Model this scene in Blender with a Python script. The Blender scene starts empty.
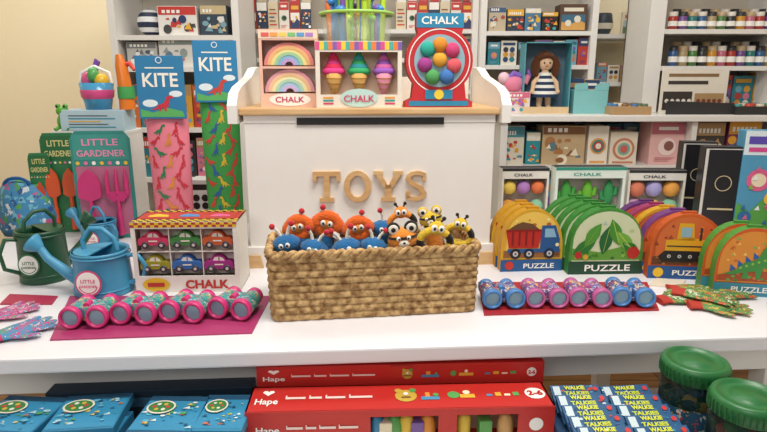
import bpy, bmesh, math, random
from mathutils import Matrix, Vector
PI=math.pi; R=math.radians
C=bpy.context.scene.collection
bpy.context.scene.view_settings.view_transform='Standard'
# ---------------- measuring: pixel -> place -----------------
F=580.0; PITCH=R(13.5); CT,ST=math.cos(PITCH),math.sin(PITCH); EYE=Vector((0,0,1.28)); TZ=0.78
def ray(px,py):
    u=(px-383.5)/F; v=(216-py)/F
    return Vector((u,CT+v*ST,-ST+v*CT))
def on(px,py,z=TZ):
    d=ray(px,py); t=(z-EYE.z)/d.z; return EYE+d*t
def at(px,py,Y):
    d=ray(px,py); return EYE+d*(Y/d.y)
def fitY(l,r,t,b,Y,z=None):
    mx=(l+r)/2; my=(t+b)/2
    if z is None: z=at(mx,b,Y).z
    w=at(r,my,Y).x-at(l,my,Y).x
    return at(mx,my,Y).x, w, at(mx,t,Y).z-z, z
def fit(l,r,t,b,z=TZ):
    Y=on((l+r)/2,b,z).y; x,w,h,_=fitY(l,r,t,b,Y,z); return x,Y,w,h
# ---------------- materials -----------------
_mc={}
def lin(h):
    h=h.lstrip('#'); c=[int(h[i:i+2],16)/255 for i in (0,2,4)]
    return tuple(x/12.92 if x<=.04045 else ((x+.055)/1.055)**2.4 for x in c)+(1,)
def base(name,rough=.5,metal=0):
    m=bpy.data.materials.new(name); m.use_nodes=True; nt=m.node_tree; b=nt.nodes['Principled BSDF']
    b.inputs['Roughness'].default_value=rough; b.inputs['Metallic'].default_value=metal
    return m,nt,b
def M(h,rough=.5,metal=0,var=.06,scale=25,bump=0,alpha=1,trans=0):
    k=(h,rough,metal,var,bump,alpha,trans)
    if k in _mc: return _mc[k]
    m,nt,b=base('paint_'+h.strip('#'),rough,metal)
    n=nt.nodes.new('ShaderNodeTexNoise'); n.inputs['Scale'].default_value=scale
    tc=nt.nodes.new('ShaderNodeTexCoord'); nt.links.new(tc.outputs['Object'],n.inputs['Vector'])
    mx=nt.nodes.new('ShaderNodeMix'); mx.data_type='RGBA'
    c=lin(h); mx.inputs[6].default_value=tuple(x*(1-var) for x in c[:3])+(1,); mx.inputs[7].default_value=tuple(min(1,x*(1+var)) for x in c[:3])+(1,)
    nt.links.new(n.outputs['Fac'],mx.inputs[0]); nt.links.new(mx.outputs[2],b.inputs['Base Color'])
    if rough>=.9: b.inputs['Specular IOR Level'].default_value=.1
    if rough>=1: b.inputs['Sheen Weight'].default_value=.25
    if bump:
        bp=nt.nodes.new('ShaderNodeBump'); bp.inputs['Strength'].default_value=bump; bp.inputs['Distance'].default_value=.003
        n2=nt.nodes.new('ShaderNodeTexNoise'); n2.inputs['Scale'].default_value=260; nt.links.new(tc.outputs['Object'],n2.inputs['Vector'])
        nt.links.new(n2.outputs['Fac'],bp.inputs['Height']); nt.links.new(bp.outputs['Normal'],b.inputs['Normal'])
    if alpha<1: b.inputs['Alpha'].default_value=alpha
    _mc[k]=m; return m
def pat(basec,cols,scale=30,thr=.35,rough=.6):
    k=('pat',basec,tuple(cols),scale,thr)
    if k in _mc: return _mc[k]
    m,nt,b=base('print_'+basec.strip('#'),rough)
    tc=nt.nodes.new('ShaderNodeTexCoord'); v=nt.nodes.new('ShaderNodeTexVoronoi'); v.inputs['Scale'].default_value=scale
    nz=nt.nodes.new('ShaderNodeTexNoise'); nz.inputs['Scale'].default_value=scale*1.5
    ad=nt.nodes.new('ShaderNodeMix'); ad.data_type='VECTOR'; ad.inputs[0].default_value=.04
    nt.links.new(tc.outputs['Object'],ad.inputs[4]); nt.links.new(nz.outputs['Color'],ad.inputs[5]); nt.links.new(tc.outputs['Object'],nz.inputs['Vector'])
    nt.links.new(ad.outputs[1],v.inputs['Vector'])
    sp=nt.nodes.new('ShaderNodeSeparateColor'); nt.links.new(v.outputs['Color'],sp.inputs[0])
    rp=nt.nodes.new('ShaderNodeValToRGB'); rp.color_ramp.interpolation='CONSTANT'
    e=rp.color_ramp.elements
    for i,c in enumerate(cols):
        if i<2: el=e[i]; el.position=i/len(cols)
        else: el=e.new(i/len(cols))
        el.color=lin(c)
    nt.links.new(sp.outputs[0],rp.inputs[0])
    lt=nt.nodes.new('ShaderNodeMath'); lt.operation='LESS_THAN'; lt.inputs[1].default_value=thr; nt.links.new(v.outputs['Distance'],lt.inputs[0])
    mx=nt.nodes.new('ShaderNodeMix'); mx.data_type='RGBA'; mx.inputs[6].default_value=lin(basec)
    nt.links.new(lt.outputs[0],mx.inputs[0]); nt.links.new(rp.outputs[0],mx.inputs[7]); nt.links.new(mx.outputs[2],b.inputs['Base Color'])
    _mc[k]=m; return m
def wood(c1,c2,scale=6,rot=0,rough=.45,planks=False,iso=False):
    m,nt,b=base('wood_'+c1.strip('#'),rough); tc=nt.nodes.new('ShaderNodeTexCoord')
    mp=nt.nodes.new('ShaderNodeMapping'); mp.inputs['Scale'].default_value=(1,1,1) if iso else (1,8,8); mp.inputs['Rotation'].default_value=(0,0,rot)
    n=nt.nodes.new('ShaderNodeTexNoise'); n.inputs['Scale'].default_value=scale; n.inputs['Detail'].default_value=6
    nt.links.new(tc.outputs['Object'],mp.inputs[0]); nt.links.new(mp.outputs[0],n.inputs['Vector'])
    rp=nt.nodes.new('ShaderNodeValToRGB'); rp.color_ramp.elements[0].position=.35; rp.color_ramp.elements[1].position=.65
    rp.color_ramp.elements[0].color=lin(c1); rp.color_ramp.elements[1].color=lin(c2)
    nt.links.new(n.outputs['Fac'],rp.inputs[0]); out=rp.outputs[0]
    if planks:
        br=nt.nodes.new('ShaderNodeTexBrick'); br.inputs['Scale'].default_value=1; br.inputs['Brick Width'].default_value=1.2; br.inputs['Row Height'].default_value=.12
        br.inputs['Mortar Size'].default_value=.003; br.inputs['Color1'].default_value=(1,1,1,1); br.inputs['Color2'].default_value=(.7,.7,.7,1); br.inputs['Mortar'].default_value=(.2,.15,.1,1)
        nt.links.new(tc.outputs['Object'],br.inputs['Vector'])
        mx=nt.nodes.new('ShaderNodeMix'); mx.data_type='RGBA'; mx.blend_type='MULTIPLY'; mx.inputs[0].default_value=1
        nt.links.new(out,mx.inputs[6]); nt.links.new(br.outputs[0],mx.inputs[7]); out=mx.outputs[2]
    nt.links.new(out,b.inputs['Base Color']); return m
WSH=M('#e9e6e1',.4,var=.02); BLACK=M('#161616',.5); PAPER=M('#f4f1ea',.55)
TAN=wood('#c99c66','#dcb988'); FLOOR=wood('#7c5530','#9a6f42',4,0,.35,True)
STRAW=wood('#80592f','#cfac76',70,0,.8,iso=True)
# ---------------- mesh builder -----------------
_tc={}
def text_mesh(s,bold=.02):
    if (s,bold) in _tc: return _tc[(s,bold)]
    cu=bpy.data.curves.new('t','FONT'); cu.body=s; cu.size=1; cu.resolution_u=3; cu.offset=bold; cu.align_x='LEFT'
    ob=bpy.data.objects.new('t',cu); C.objects.link(ob); dg=bpy.context.evaluated_depsgraph_get(); dg.update()
    me=bpy.data.meshes.new_from_object(ob.evaluated_get(dg))
    vs=[(v.co.x,v.co.y) for v in me.vertices]; fs=[tuple(p.vertices) for p in me.polygons]
    bpy.data.objects.remove(ob); bpy.data.meshes.remove(me)
    x0=min(v[0] for v in vs);x1=max(v[0] for v in vs);y0=min(v[1] for v in vs);y1=max(v[1] for v in vs)
    r=([(v[0]-(x0+x1)/2,v[1]-(y0+y1)/2) for v in vs],fs,x1-x0,y1-y0); _tc[(s,bold)]=r; return r
class MB:
    def __init__(s): s.v=[];s.f=[];s.m=[];s.s=[];s.mats=[];s.T=Matrix()
    def add(s,vs,fs,mat,smooth=False):
        if mat not in s.mats: s.mats.append(mat)
        i=s.mats.index(mat); o=len(s.v)
        s.v+= [tuple(s.T@Vector(v)) for v in vs]
        for f in fs: s.f.append([a+o for a in f]); s.m.append(i); s.s.append(smooth)
        return s
    def box(s,x0,x1,y0,y1,z0,z1,mat,bev=0,smooth=False):
        if bev:
            bm=bmesh.new(); bmesh.ops.create_cube(bm,size=1)
            for v in bm.verts: v.co=Vector(((x0+x1)/2+v.co.x*(x1-x0),(y0+y1)/2+v.co.y*(y1-y0),(z0+z1)/2+v.co.z*(z1-z0)))
            bmesh.ops.bevel(bm,geom=bm.edges[:],offset=bev,segments=2,affect='EDGES',profile=.6)
            bm.verts.index_update(); s.add([v.co[:] for v in bm.verts],[[v.index for v in f.verts] for f in bm.faces],mat,smooth); bm.free(); return s
        v=[(x0,y0,z0),(x1,y0,z0),(x1,y1,z0),(x0,y1,z0),(x0,y0,z1),(x1,y0,z1),(x1,y1,z1),(x0,y1,z1)]
        return s.add(v,[(0,3,2,1),(4,5,6,7),(0,1,5,4),(1,2,6,5),(2,3,7,6),(3,0,4,7)],mat)
    def prism(s,pts,y0,y1,mat,side=None):
        n=len(pts); a=[(p[0],y0,p[1]) for p in pts]; b=[(p[0],y1,p[1]) for p in pts]
        s.add(a+b,[list(range(n)),list(range(2*n-1,n-1,-1))],mat)
        s.add(a+b,[(i,(i+1)%n,n+(i+1)%n,n+i) for i in range(n)],side or mat); return s
    def flat(s,pts,y,mat): return s.add([(p[0],y,p[1]) for p in pts],[list(range(len(pts)))],mat)
    def rect(s,x0,x1,z0,z1,y,mat): return s.flat([(x0,z0),(x1,z0),(x1,z1),(x0,z1)],y,mat)
    def disc(s,cx,cz,r,y,mat,rz=None,n=24): return s.flat([(cx+r*math.cos(2*PI*i/n),cz+(rz or r)*math.sin(2*PI*i/n)) for i in range(n)],y,mat)
    def arc(s,cx,cz,r0,r1,a0,a1,y,mat,n=16):
        v=[];
        for i in range(n+1):
            a=a0+(a1-a0)*i/n; v+=[(cx+r0*math.cos(a),y,cz+r0*math.sin(a)),(cx+r1*math.cos(a),y,cz+r1*math.sin(a))]
        return s.add(v,[(2*i,2*i+1,2*i+3,2*i+2) for i in range(n)],mat)
    def text(s,t,cx,cz,y,mat,h=None,w=None,rot=0,ext=0,bold=.02):
        vs,fs,tw,th=text_mesh(t,bold)
        k=(h/th) if h else 1e9; kx=k
        if w: kx=w/tw; k=min(k,kx) if h is None else k
        c,sn=math.cos(rot),math.sin(rot); P=[(x*kx,z*k) for x,z in vs]; P=[(cx+a*c-b*sn,cz+a*sn+b*c) for a,b in P]
        if ext:
            n=len(P); s.add([(a,y-ext,b) for a,b in P]+[(a,y,b) for a,b in P],fs+[[i+n for i in reversed(f)] for f in fs],mat)
            cnt={}
            for f in fs:
                for i in range(len(f)):
                    e=(f[i],f[(i+1)%len(f)]); cnt[tuple(sorted(e))]=cnt.get(tuple(sorted(e)),0)+1
            s.add([(a,y-ext,b) for a,b in P]+[(a,y,b) for a,b in P],[(a,b,b+n,a+n) for (a,b),k2 in cnt.items() if k2==1],mat)
        else: s.add([(a,y,b) for a,b in P],fs,mat)
        return s
    def tube(s,pts,r,mat,n=10,closed=False,caps=True):
        pts=[Vector(p) for p in pts]; N=len(pts); rr=r if isinstance(r,(list,tuple)) else [r]*N
        v=[];up=None
        for i,p in enumerate(pts):
            a=pts[(i-1)%N] if (closed or i>0) else p; b=pts[(i+1)%N] if (closed or i<N-1) else p
            d=(b-a).normalized()
            if up is None: up=Vector((0,0,1)) if abs(d.z)<.9 else Vector((1,0,0))
            x=d.cross(up).normalized(); up=x.cross(d).normalized()
            for k in range(n): q=2*PI*k/n; v.append(tuple(p+(x*math.cos(q)+up*math.sin(q))*rr[i]))
        f=[]
        for i in range(N if closed else N-1):
            j=(i+1)%N
            for k in range(n): f.append((i*n+k,i*n+(k+1)%n,j*n+(k+1)%n,j*n+k))
        s.add(v,f,mat,True)
        if caps and not closed: s.add(v[:n],[list(range(n))],mat); s.add(v[-n:],[list(range(n))],mat)
        return s
    def ell(s,c,r,mat,nu=18,nv=10):
        if not isinstance(r,(list,tuple)): r=(r,r,r)
        v=[(c[0],c[1],c[2]+r[2])];f=[]
        for j in range(1,nv):
            t=PI*j/nv
            for i in range(nu): p=2*PI*i/nu; v.append((c[0]+r[0]*math.sin(t)*math.cos(p),c[1]+r[1]*math.sin(t)*math.sin(p),c[2]+r[2]*math.cos(t)))
        v.append((c[0],c[1],c[2]-r[2])); L=len(v)-1
        for i in range(nu):
            k=(i+1)%nu; f.append((0,1+i,1+k)); f.append((L,1+(nv-2)*nu+k,1+(nv-2)*nu+i))
            for j in range(nv-2): a=1+j*nu; f.append((a+i,a+nu+i,a+nu+k,a+k))
        return s.add(v,f,mat,True)
    def lathe(s,prof,mat,c=(0,0,0),n=28,sx=1,sy=1):
        v=[];f=[]
        for r,z in prof:
            for i in range(n): a=2*PI*i/n; v.append((c[0]+r*sx*math.cos(a),c[1]+r*sy*math.sin(a),c[2]+z))
        for j in range(len(prof)-1):
            for i in range(n): k=(i+1)%n; f.append((j*n+i,j*n+k,(j+1)*n+k,(j+1)*n+i))
        return s.add(v,f,mat,True)
    def build(s,name,parent=None,loc=None,rz=0,label=None):
        me=bpy.data.meshes.new(name); me.from_pydata(s.v,[],s.f)
        for m in s.mats: me.materials.append(m)
        me.polygons.foreach_set('material_index',s.m); me.polygons.foreach_set('use_smooth',s.s); me.update()
        o=bpy.data.objects.new(name,me); C.objects.link(o)
        if parent: o.parent=parent
        if loc is not None: o.location=loc
        o.rotation_euler.z=rz
        if label: o['label']=label
        return o
def TOP(h): return Matrix(((1,0,0,0),(0,0,1,0),(0,-1,0,h),(0,0,0,1)))   # xz drawing laid on a top face
def tag(o,label,cat,group=None,kind=None):
    if label:o['label']=label
    if cat:o['category']=cat
    if group:o['group']=group
    if kind:o['kind']=kind
    return o
def thing(name,label,cat,loc,rz=0,group=None):
    o=bpy.data.objects.new(name,None); o.empty_display_size=.03; C.objects.link(o); o.location=loc; o.rotation_euler.z=rz
    return tag(o,label,cat,group)
def dup(root,loc,rz=None,label=None):
    r=root.copy(); C.objects.link(r); r.location=loc
    if rz is not None: r.rotation_euler.z=rz
    if label: r['label']=label
    for ch in list(root.children):
        c=ch.copy(); C.objects.link(c); c.parent=r
        for g in list(ch.children): d=g.copy(); C.objects.link(d); d.parent=c
    return r
ORD=['first','second','third','fourth','fifth','sixth','seventh','eighth','ninth','tenth','eleventh','twelfth','thirteenth','fourteenth','fifteenth','sixteenth']
def struct(m,name): o=m.build(name); o['kind']='structure'; return o
# ================= SETTING =================
BEIGE=M('#f4e8ca',.8,var=.02,bump=.1)
struct(MB().box(-2.6,2.6,-1.5,3.4,-.05,0,FLOOR),'floor')
struct(MB().box(-2.6,2.6,3.4,3.5,0,2.8,BEIGE),'wall_back')
struct(MB().box(-2.7,-2.6,-1.5,3.5,0,2.8,BEIGE),'wall_left')
struct(MB().box(2.6,2.7,-1.5,3.5,0,2.8,BEIGE),'wall_right')
struct(MB().box(-2.6,2.6,3.38,3.4,0,.12,WSH),'baseboard_back')
# ================= MAIN TABLE =================
TA=R(3.78)
t=thing('display_table','long white painted display table carrying the toy chest and basket','table',(.03,1.011,0),TA)
MB().box(-1.15,1.15,0,1.0,TZ-.03,TZ,M('#e4e2e5',.32,var=.02),.004).build('tabletop',t)
MB().box(-.95,.95,.09,.11,.66,TZ-.03,WSH).box(-.95,.95,.90,.92,.66,TZ-.03,WSH).box(-.95,-.93,.11,.9,.66,TZ-.03,WSH).box(.93,.95,.11,.9,.66,TZ-.03,WSH).build('apron',t)
for lx in (-.92,.84):
    for ly in (.10,.88): MB().box(lx-.025,lx+.025,ly-.008,ly+.042,0,TZ-.03,WSH,.003).build('leg',t)
LZ=.60
t=thing('nesting_table','low white nesting table in front, under the red boxes','table',(.02,.60,0),TA)
MB().box(-1.0,1.0,0,.54,LZ-.03,LZ,WSH,.004).build('tabletop',t)
for lx in (-.95,.95):
    for ly in (.05,.5): MB().box(lx-.025,lx+.025,ly-.025,ly+.025,0,LZ-.03,WSH,.003).build('leg',t)
# ================= TOY CHEST =================
CH=Vector((-.033,1.515,TZ)); CA=R(3)
ch=thing('toy_chest','white wooden toy chest with tan lid and wooden letters on its front','toy chest',CH,CA)
hw=.325
m=MB(); m.box(-hw,hw,0,.02,.05,.385,WSH,.002).box(-hw,hw,.36,.38,.05,.385,WSH).box(-hw,-hw+.018,.02,.36,.05,.385,WSH).box(hw-.018,hw,.02,.36,.05,.385,WSH).box(-hw,hw,.02,.36,.05,.065,WSH)
m.build('chest_body',ch)
pts=[(-hw-.008,.0),(-hw+.04,0),(-hw+.055,.02),(-hw+.09,.034),(0,.038),(hw-.09,.034),(hw-.055,.02),(hw-.04,0),(hw+.008,0),(hw+.008,.056),(-hw-.008,.056)]
MB().prism(pts,-.012,.008,WSH).build('skirt',ch)
for sx in (-1,1):
    MB().prism([(sx*hw-.035+.0,0),(sx*hw+.035,0),(sx*hw+.028,.035),(sx*hw-.028,.035)],-.018,.004,TAN).build('foot',ch,label='tan wooden foot')
    MB().box(sx*hw-.02,sx*hw+.02,.34,.38,0,.05,WSH).build('foot',ch)
MB().box(-hw-.01,hw+.01,-.012,.38,.405,.422,TAN,.004).build('lid',ch,label='tan wooden lid board')
MB().box(-hw,hw,-.002,.02,.385,.405,WSH).build('top_rail',ch)
MB().prism([(-.19,.380),(.19,.380),(.19,.398),(-.19,.398)],-.0045,-.002,BLACK).build('finger_slot',ch,label='dark finger gap below the lid')
for sx in (-1,1):
    prof=[(-.03,.385),(.38,.385),(.38,.53),(.30,.525),(.22,.50),(.12,.485),(.05,.475),(.0,.46),(-.03,.43)]
    m=MB(); x0=sx*(hw+.022); m.T=Matrix(((0,1,0,0),(1,0,0,0),(0,0,1,0),(0,0,0,1))); m.prism(prof,x0-.012,x0+.012,WSH); m.build('side_arm',ch)
MB().box(-hw,hw,.37,.39,.422,.5,WSH).build('back_rail',ch)
LH=.08; zc=.219; e0=-.012
def letter(c,x):
    m=MB(); b=zc-LH/2; tp=zc+LH/2
    R_=lambda x0,x1,z0,z1: m.prism([(x+x0,z0),(x+x1,z0),(x+x1,z1),(x+x0,z1)],e0,0,TAN)
    if c=='T': R_(-.036,.036,tp-.012,tp); R_(-.036,-.026,tp-.026,tp-.012); R_(.026,.036,tp-.026,tp-.012); R_(-.0075,.0075,b+.01,tp-.012); R_(-.019,.019,b,b+.01)
    if c=='O':
        n=32; ang=[2*PI*i/n for i in range(n)]; o=[(x+.036*math.cos(q),zc+.0415*math.sin(q)) for q in ang]; i_=[(x+.021*math.cos(q),zc+.029*math.sin(q)) for q in ang]
        v=[(p[0],y,p[1]) for y in (e0,0) for ring in (o,i_) for p in ring]
        f=[]
        for k in range(n): j=(k+1)%n; f+=[(k,j,n+j,n+k),(2*n+k,2*n+j,3*n+j,3*n+k),(k,j,2*n+j,2*n+k),(n+k,n+j,3*n+j,3*n+k)]
        m.add(v,f,TAN)
    if c=='Y':
        for s in (-1,1):
            m.prism([(x+s*.033,tp-.009),(x+s*.018,tp-.009),(x-s*.003,zc-.004),(x+s*.0085,zc-.008)],e0,0,TAN); R_(min(s*.014,s*.039),max(s*.014,s*.039),tp-.01,tp)
        R_(-.0085,.0085,b+.01,zc+.004); R_(-.019,.019,b,b+.01)
    if c=='S': m.text('S',x,zc,0,TAN,h=LH,w=.056,ext=.012,bold=.0); R_(.017,.026,tp-.026,tp-.006); R_(-.026,-.017,b+.006,b+.026)
    m.build('letter',ch,label='tan wooden letter '+c)
for c,x in zip('TOYS',(-.117,-.036,.045,.119)): letter(c,x)
# ================= generic printed package =================
def art(m,w,h,y,cols,design,rng,x0=0,z0=0):
    e=.0012; A=[M(c,.45) for c in cols]
    if design=='bands':
        m.rect(x0-w/2,x0+w/2,z0+h*.72,z0+h,y-e,A[0]); m.disc(x0,z0+h*.42,min(w,h)*.27,y-2*e,A[1]); m.disc(x0+w*.05,z0+h*.44,min(w,h)*.15,y-3*e,A[2])
        for k in range(3): m.rect(x0-w*.35,x0+w*(.1+.08*k),z0+h*(.06+.04*k),z0+h*(.075+.04*k),y-2*e,A[0])
        m.rect(x0-w*.3,x0+w*.3,z0+h*.82,z0+h*.9,y-2*e,PAPER)
    elif design=='grid':
        hz=rng.uniform(.68,.8); m.rect(x0-w/2,x0+w/2,z0+h*hz,z0+h,y-e*.5,A[0])
        for k in range(rng.randint(3,6)): q=x0-w*.4+k*w*.13; m.rect(q,q+w*.085,z0+h*(hz+.06),z0+h*(hz+.17),y-e,PAPER)
        for k in range(14):
            cx=x0+rng.uniform(-.38,.38)*w; cz=z0+h*rng.uniform(.1,hz-.12); s=min(w,h)*rng.uniform(.06,.16); a=rng.choice(A); yy=y-e*(.6+.12*k)
            q=k%3
            if q==0: m.disc(cx,cz,s,yy,a,s*rng.uniform(.6,1.2),n=12)
            elif q==1: m.flat([(cx-s,cz-s*.7),(cx+s,cz-s*.8),(cx+s*.3,cz+s)],yy,a)
            else: m.flat([(cx-s,cz-s*.4),(cx+s,cz-s*.5),(cx+s*.8,cz+s*.5),(cx-s*.7,cz+s*.4)],yy,a)
    elif design=='balls':
        nx=3 if w>h*.75 else 2; nz=max(1,round(nx*h/w*.85))
        for i in range(nx):
            for j in range(nz): m.disc(x0-w*.42+w*.84*(i+.5)/nx,z0+h*.12+h*.62*(j+.5)/nz,w*.34/nx,y-e,A[(i+j*nx)%len(A)],n=16)
        m.rect(x0-w*.4,x0+w*.4,z0+h*.82,z0+h*.93,y-e,A[0])
    elif design=='scene':
        m.rect(x0-w*.46,x0+w*.46,z0+h*.04,z0+h*.62,y-e,A[0]); m.flat([(x0-w*.46,z0+h*.04),(x0+w*.46,z0+h*.04),(x0+w*.46,z0+h*.3),(x0+w*.2,z0+h*.42),(x0-w*.1,z0+h*.25),(x0-w*.46,z0+h*.36)],y-2*e,A[1])
        m.disc(x0+w*.15,z0+h*.45,w*.13,y-3*e,A[2]); m.disc(x0-w*.2,z0+h*.3,w*.12,y-3*e,A[-1])
        m.rect(x0-w*.38,x0+w*.38,z0+h*.74,z0+h*.88,y-e,A[2])
    elif design=='lines':
        for k in range(5): m.rect(x0-w*.38,x0+w*(.38-.12*(k%3)),z0+h*(.15+.14*k),z0+h*(.2+.14*k),y-e,A[k%len(A)])
    elif design=='rings':
        for k in range(len(A)): m.disc(x0,z0+h*.48,min(w,h)*(.42-.09*k),y-e*(k+1),A[k])
        m.rect(x0-w*.4,x0+w*.4,z0+h*.02,z0+h*.08,y-e,A[0])
def pkg(name,label,cat,l,r,tp,Y,z,depth,body,cols,design,seed=0,rz=0,group=None,b=None):
    b=b if b is not None else tp+30
    x,w,h,_=fitY(l,r,tp,b,Y,z)
    m=MB(); m.box(-w/2,w/2,0,depth,0,h,M(body,.5),.002); art(m,w*.96,h*.97,0,cols,design,random.Random(seed),0,h*.015)
    return tag(m.build(name,None,(x,Y,z),rz),label,cat,group)
PAL=[('#2a7f8c','teal'),('#bb3c32','red'),('#e2dccf','white'),('#d49c34','yellow'),('#2c4670','navy'),('#b68c5e','tan'),('#4c8a4c','green'),('#d47a92','pink'),('#78589e','purple'),('#353033','black'),('#6fa6bc','blue'),('#d26e32','orange')]
def row(n,l,r,tp,b,Y,z,desc,seed,order=None,depth=.1,gap=1.0,jit=6):
    rg=random.Random(seed); ws=[rg.uniform(.7,1.3) for _ in range(n)]; s=sum(ws); x=l
    last=-1
    for i in range(n):
        wd=(r-l)*ws[i]/s; k=order[i] if order else rg.randrange(len(PAL))
        if k==last: k=(k+5)%len(PAL)
        last=k; c,nm=PAL[k]; cols=[PAL[(k+q)%12][0] for q in (3,1,7,10,2)]; rg.shuffle(cols)
        ds=rg.choice(['grid','grid','grid','scene','bands','balls'])
        pkg('boxed_toy' if i%2 else 'boxed_game',f'{nm} box, {ORD[i]} from left {desc}','box',x,x+wd-gap,tp+rg.uniform(0,jit),Y,z,depth,c,cols,ds,seed*31+i,b=b); x+=wd
# ================= BACK SHELVING =================
def unit(name,label,x0,x1,y0,y1,ztop,levels,mat=WSH,th=.02,side=.03,z0=0,back=True):
    u=thing(name,label,'shelving',((x0+x1)/2,y0,0)); cx=(x0+x1)/2; d=y1-y0
    for s_ in (x0,x1-side): MB().box(s_-cx,s_+side-cx,0,d,z0,ztop,mat,.002).build('side_panel',u)
    if back: MB().box(x0-cx,x1-cx,d-.012,d,z0,ztop,M('#ccc3b3',.6)).build('back_panel',u)
    for z in levels: MB().box(x0+side-cx,x1-side-cx,.004,d-.012,z-th,z,mat).build('shelf',u)
    return u
LY=2.55
zl=[at(170,p,LY).z for p in (35,67,128,178)]
unit('bookcase','white bookcase behind the two kite sleeves',at(112,60,LY).x,at(241,60,LY).x,LY,LY+.32,1.78,[.1,.45]+zl+[1.78])
Y=LY+.03
s1,s2,s3,s4=zl
x,w,h,_=fitY(130,156,4,34,Y,s1)
m=MB(); rr=w/2
for k in range(8):
    a0=k/8*PI; prof=[(max(.0005,rr*math.sin(a0+(PI/8)*q/3)),rr*1.05*(1-math.cos(a0+(PI/8)*q/3))) for q in range(4)]
    m.lathe(prof,M('#23304a') if k%2 else M('#e8e8ea'))
tag(m.build('striped_ball',None,(x,Y+.08,s1)),'navy and white striped round toy, left end of the bookcase top shelf','toy')
pkg('game_box','white comic-printed box with red marks beside the striped round toy','box',158,197,6,Y,s1,.08,'#e8e4de',['#c73a32','#2b3a66','#e8b13a','#444444'],'grid',3)
pkg('activity_box','dark picture box at the right end of the bookcase top shelf','box',200,227,5,Y,s1,.08,'#30404f',['#c9b48a','#e2e0dc','#7ba2b0'],'grid',4)
pkg('puzzle_box','pale grey box with white line drawing under the striped round toy','box',127,157,42,Y,s2,.08,'#c9c8c3',['#7b7d80','#ffffff','#52606b'],'grid',5,b=66)
pkg('craft_box','white craft box with small colour pictures, second bookcase shelf','box',159,195,38,Y,s2,.08,'#e6e4de',['#9aa7a3','#d8c9a8','#6a8aa0','#cf8070'],'grid',6,b=66)
pkg('craft_box','orange craft box at the right end of the second bookcase shelf','box',198,228,40,Y,s2,.08,'#cf7a3a',['#e8dcc0','#2f7f8c','#444444'],'grid',7,b=66)
row(6,124,229,84,126,Y,s3,'on the third bookcase shelf',5,[11,0,6,3,1,4])
row(6,124,229,136,176,Y,s4,'on the fourth bookcase shelf',9,[1,0,4,9,7,2])
row(5,124,229,92,126,Y+.13,s3,'in the back row of the third bookcase shelf',35,[4,1,5,0,7],depth=.06)
pkg('checkered_box','black and white checkered box on the table between the kite sleeves','box',190,212,180,1.86,TZ,.08,'#e8e8e8',['#161616','#161616','#161616'],'balls',10,b=222)
CY=2.95
zc_=[at(360,p,CY).z for p in (29,58,90)]
unit('wall_shelf_unit','white shelf unit of greeting cards behind the toy chest',at(243,40,CY).x,at(478,40,CY).x,CY,CY+.3,1.85,[.1,.5,.9]+zc_+[1.85])
ccols=[('#b8342c',['#f3efe8','#2b3a66','#e8b13a']),('#e8e2d8',['#c73a32','#3a6b46','#222222']),('#d8c9aa',['#c73a32','#8c5a3a','#3d5f8a']),('#2b3a55',['#f3efe8','#e8b13a','#c73a32'])]
k=0
for rw,(zz,tp,bb,xs) in enumerate([(zc_[0],2,28,list(range(246,312,11))+list(range(396,474,11))),(zc_[1],36,57,[246,474-36,474-24,474-12])]):
    nl=len([q for q in xs if q<320])
    for i,xl in enumerate(xs):
        bc,cc=ccols[(i*3+rw)%4]; side='left of the clear tub' if xl<320 else 'right of the clear tub'; n=i if xl<320 else i-nl
        pkg('greeting_card',f'{["red","white","cream","navy"][(i*3+rw)%4]} card, {ORD[n]} from left in the {"top" if rw==0 else "second"} card row {side}','card',xl,xl+10,tp,CY+.05,zz,.012,bc,cc,['scene','grid','lines','bands'][(i+rw)%4],k,b=bb,group='greeting cards behind the chest'); k+=1
        if rw==0: pkg('greeting_card',f'{["navy","red","white","cream"][(i*3+rw)%4]} card standing behind, {ORD[n]} from the left {side}','card',xl+1,xl+10,-10,CY+.12,zz,.012,ccols[(i*3+3)%4][0],ccols[(i+1)%4][1],'grid',k+50,b=bb,group='greeting cards behind the chest')
RY=2.9
zr=[at(540,p,RY).z for p in (31,65)]
unit('hutch','white hutch shelves behind the doll, left of the wall shelf',at(480,40,RY).x,at(597,40,RY).x,RY,RY+.26,1.85,zr+[1.85],z0=1.12)
row1=[(489,506,7,'#c5b59a',['#3c5a80','#e8e0cc','#b24c3a'],'grid','tan picture box'),(507,524,9,'#2e3c4e',['#e8b13a','#e8e0cc','#c24030'],'grid','navy picture box'),(525,541,8,'#4c7b9c',['#e8e0cc','#2f4256','#e8b13a'],'grid','steel blue box'),(542,558,12,'#1f1f22',['#e8b13a','#3fa0a5','#c24030'],'grid','small black box'),(560,587,4,'#5c4334',['#3f6f8a','#d7a45a','#e8e0cc'],'scene','brown picture box')]
for i,(l,r,tp,bc,cc,ds,nm) in enumerate(row1): pkg('game_box',f'{nm} on the top hutch shelf, {ORD[i]} from the left','box',l,r,tp,RY+.03,zr[0],.1,bc,cc,ds,20+i,b=30)
row(7,488,590,37,63,RY+.03,zr[1],'on the second hutch shelf',13,[0,2,9,5,2,10,1])
row(6,488,600,76,106,RY-.1,1.12,'in the counter back row behind the doll box',14,[5,0,2,1,4,3],depth=.06)
sh=thing('wall_shelf','white two-level wall shelf between the two tall shelf units','shelving',(at(622,40,3.1).x,3.1,0))
wz=[at(622,p,3.1).z for p in (34,82)]
for z in wz: MB().box(-.15,.15,0,.28,z-.022,z,WSH,.002).build('shelf',sh)
for z in wz:
    for sx in (-.13,.13): MB().box(sx-.008,sx+.008,.05,.28,z-.1,z-.022,WSH).build('bracket',sh)
x,w,h,_=fitY(598,618,12,33,3.15,wz[0])
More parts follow.
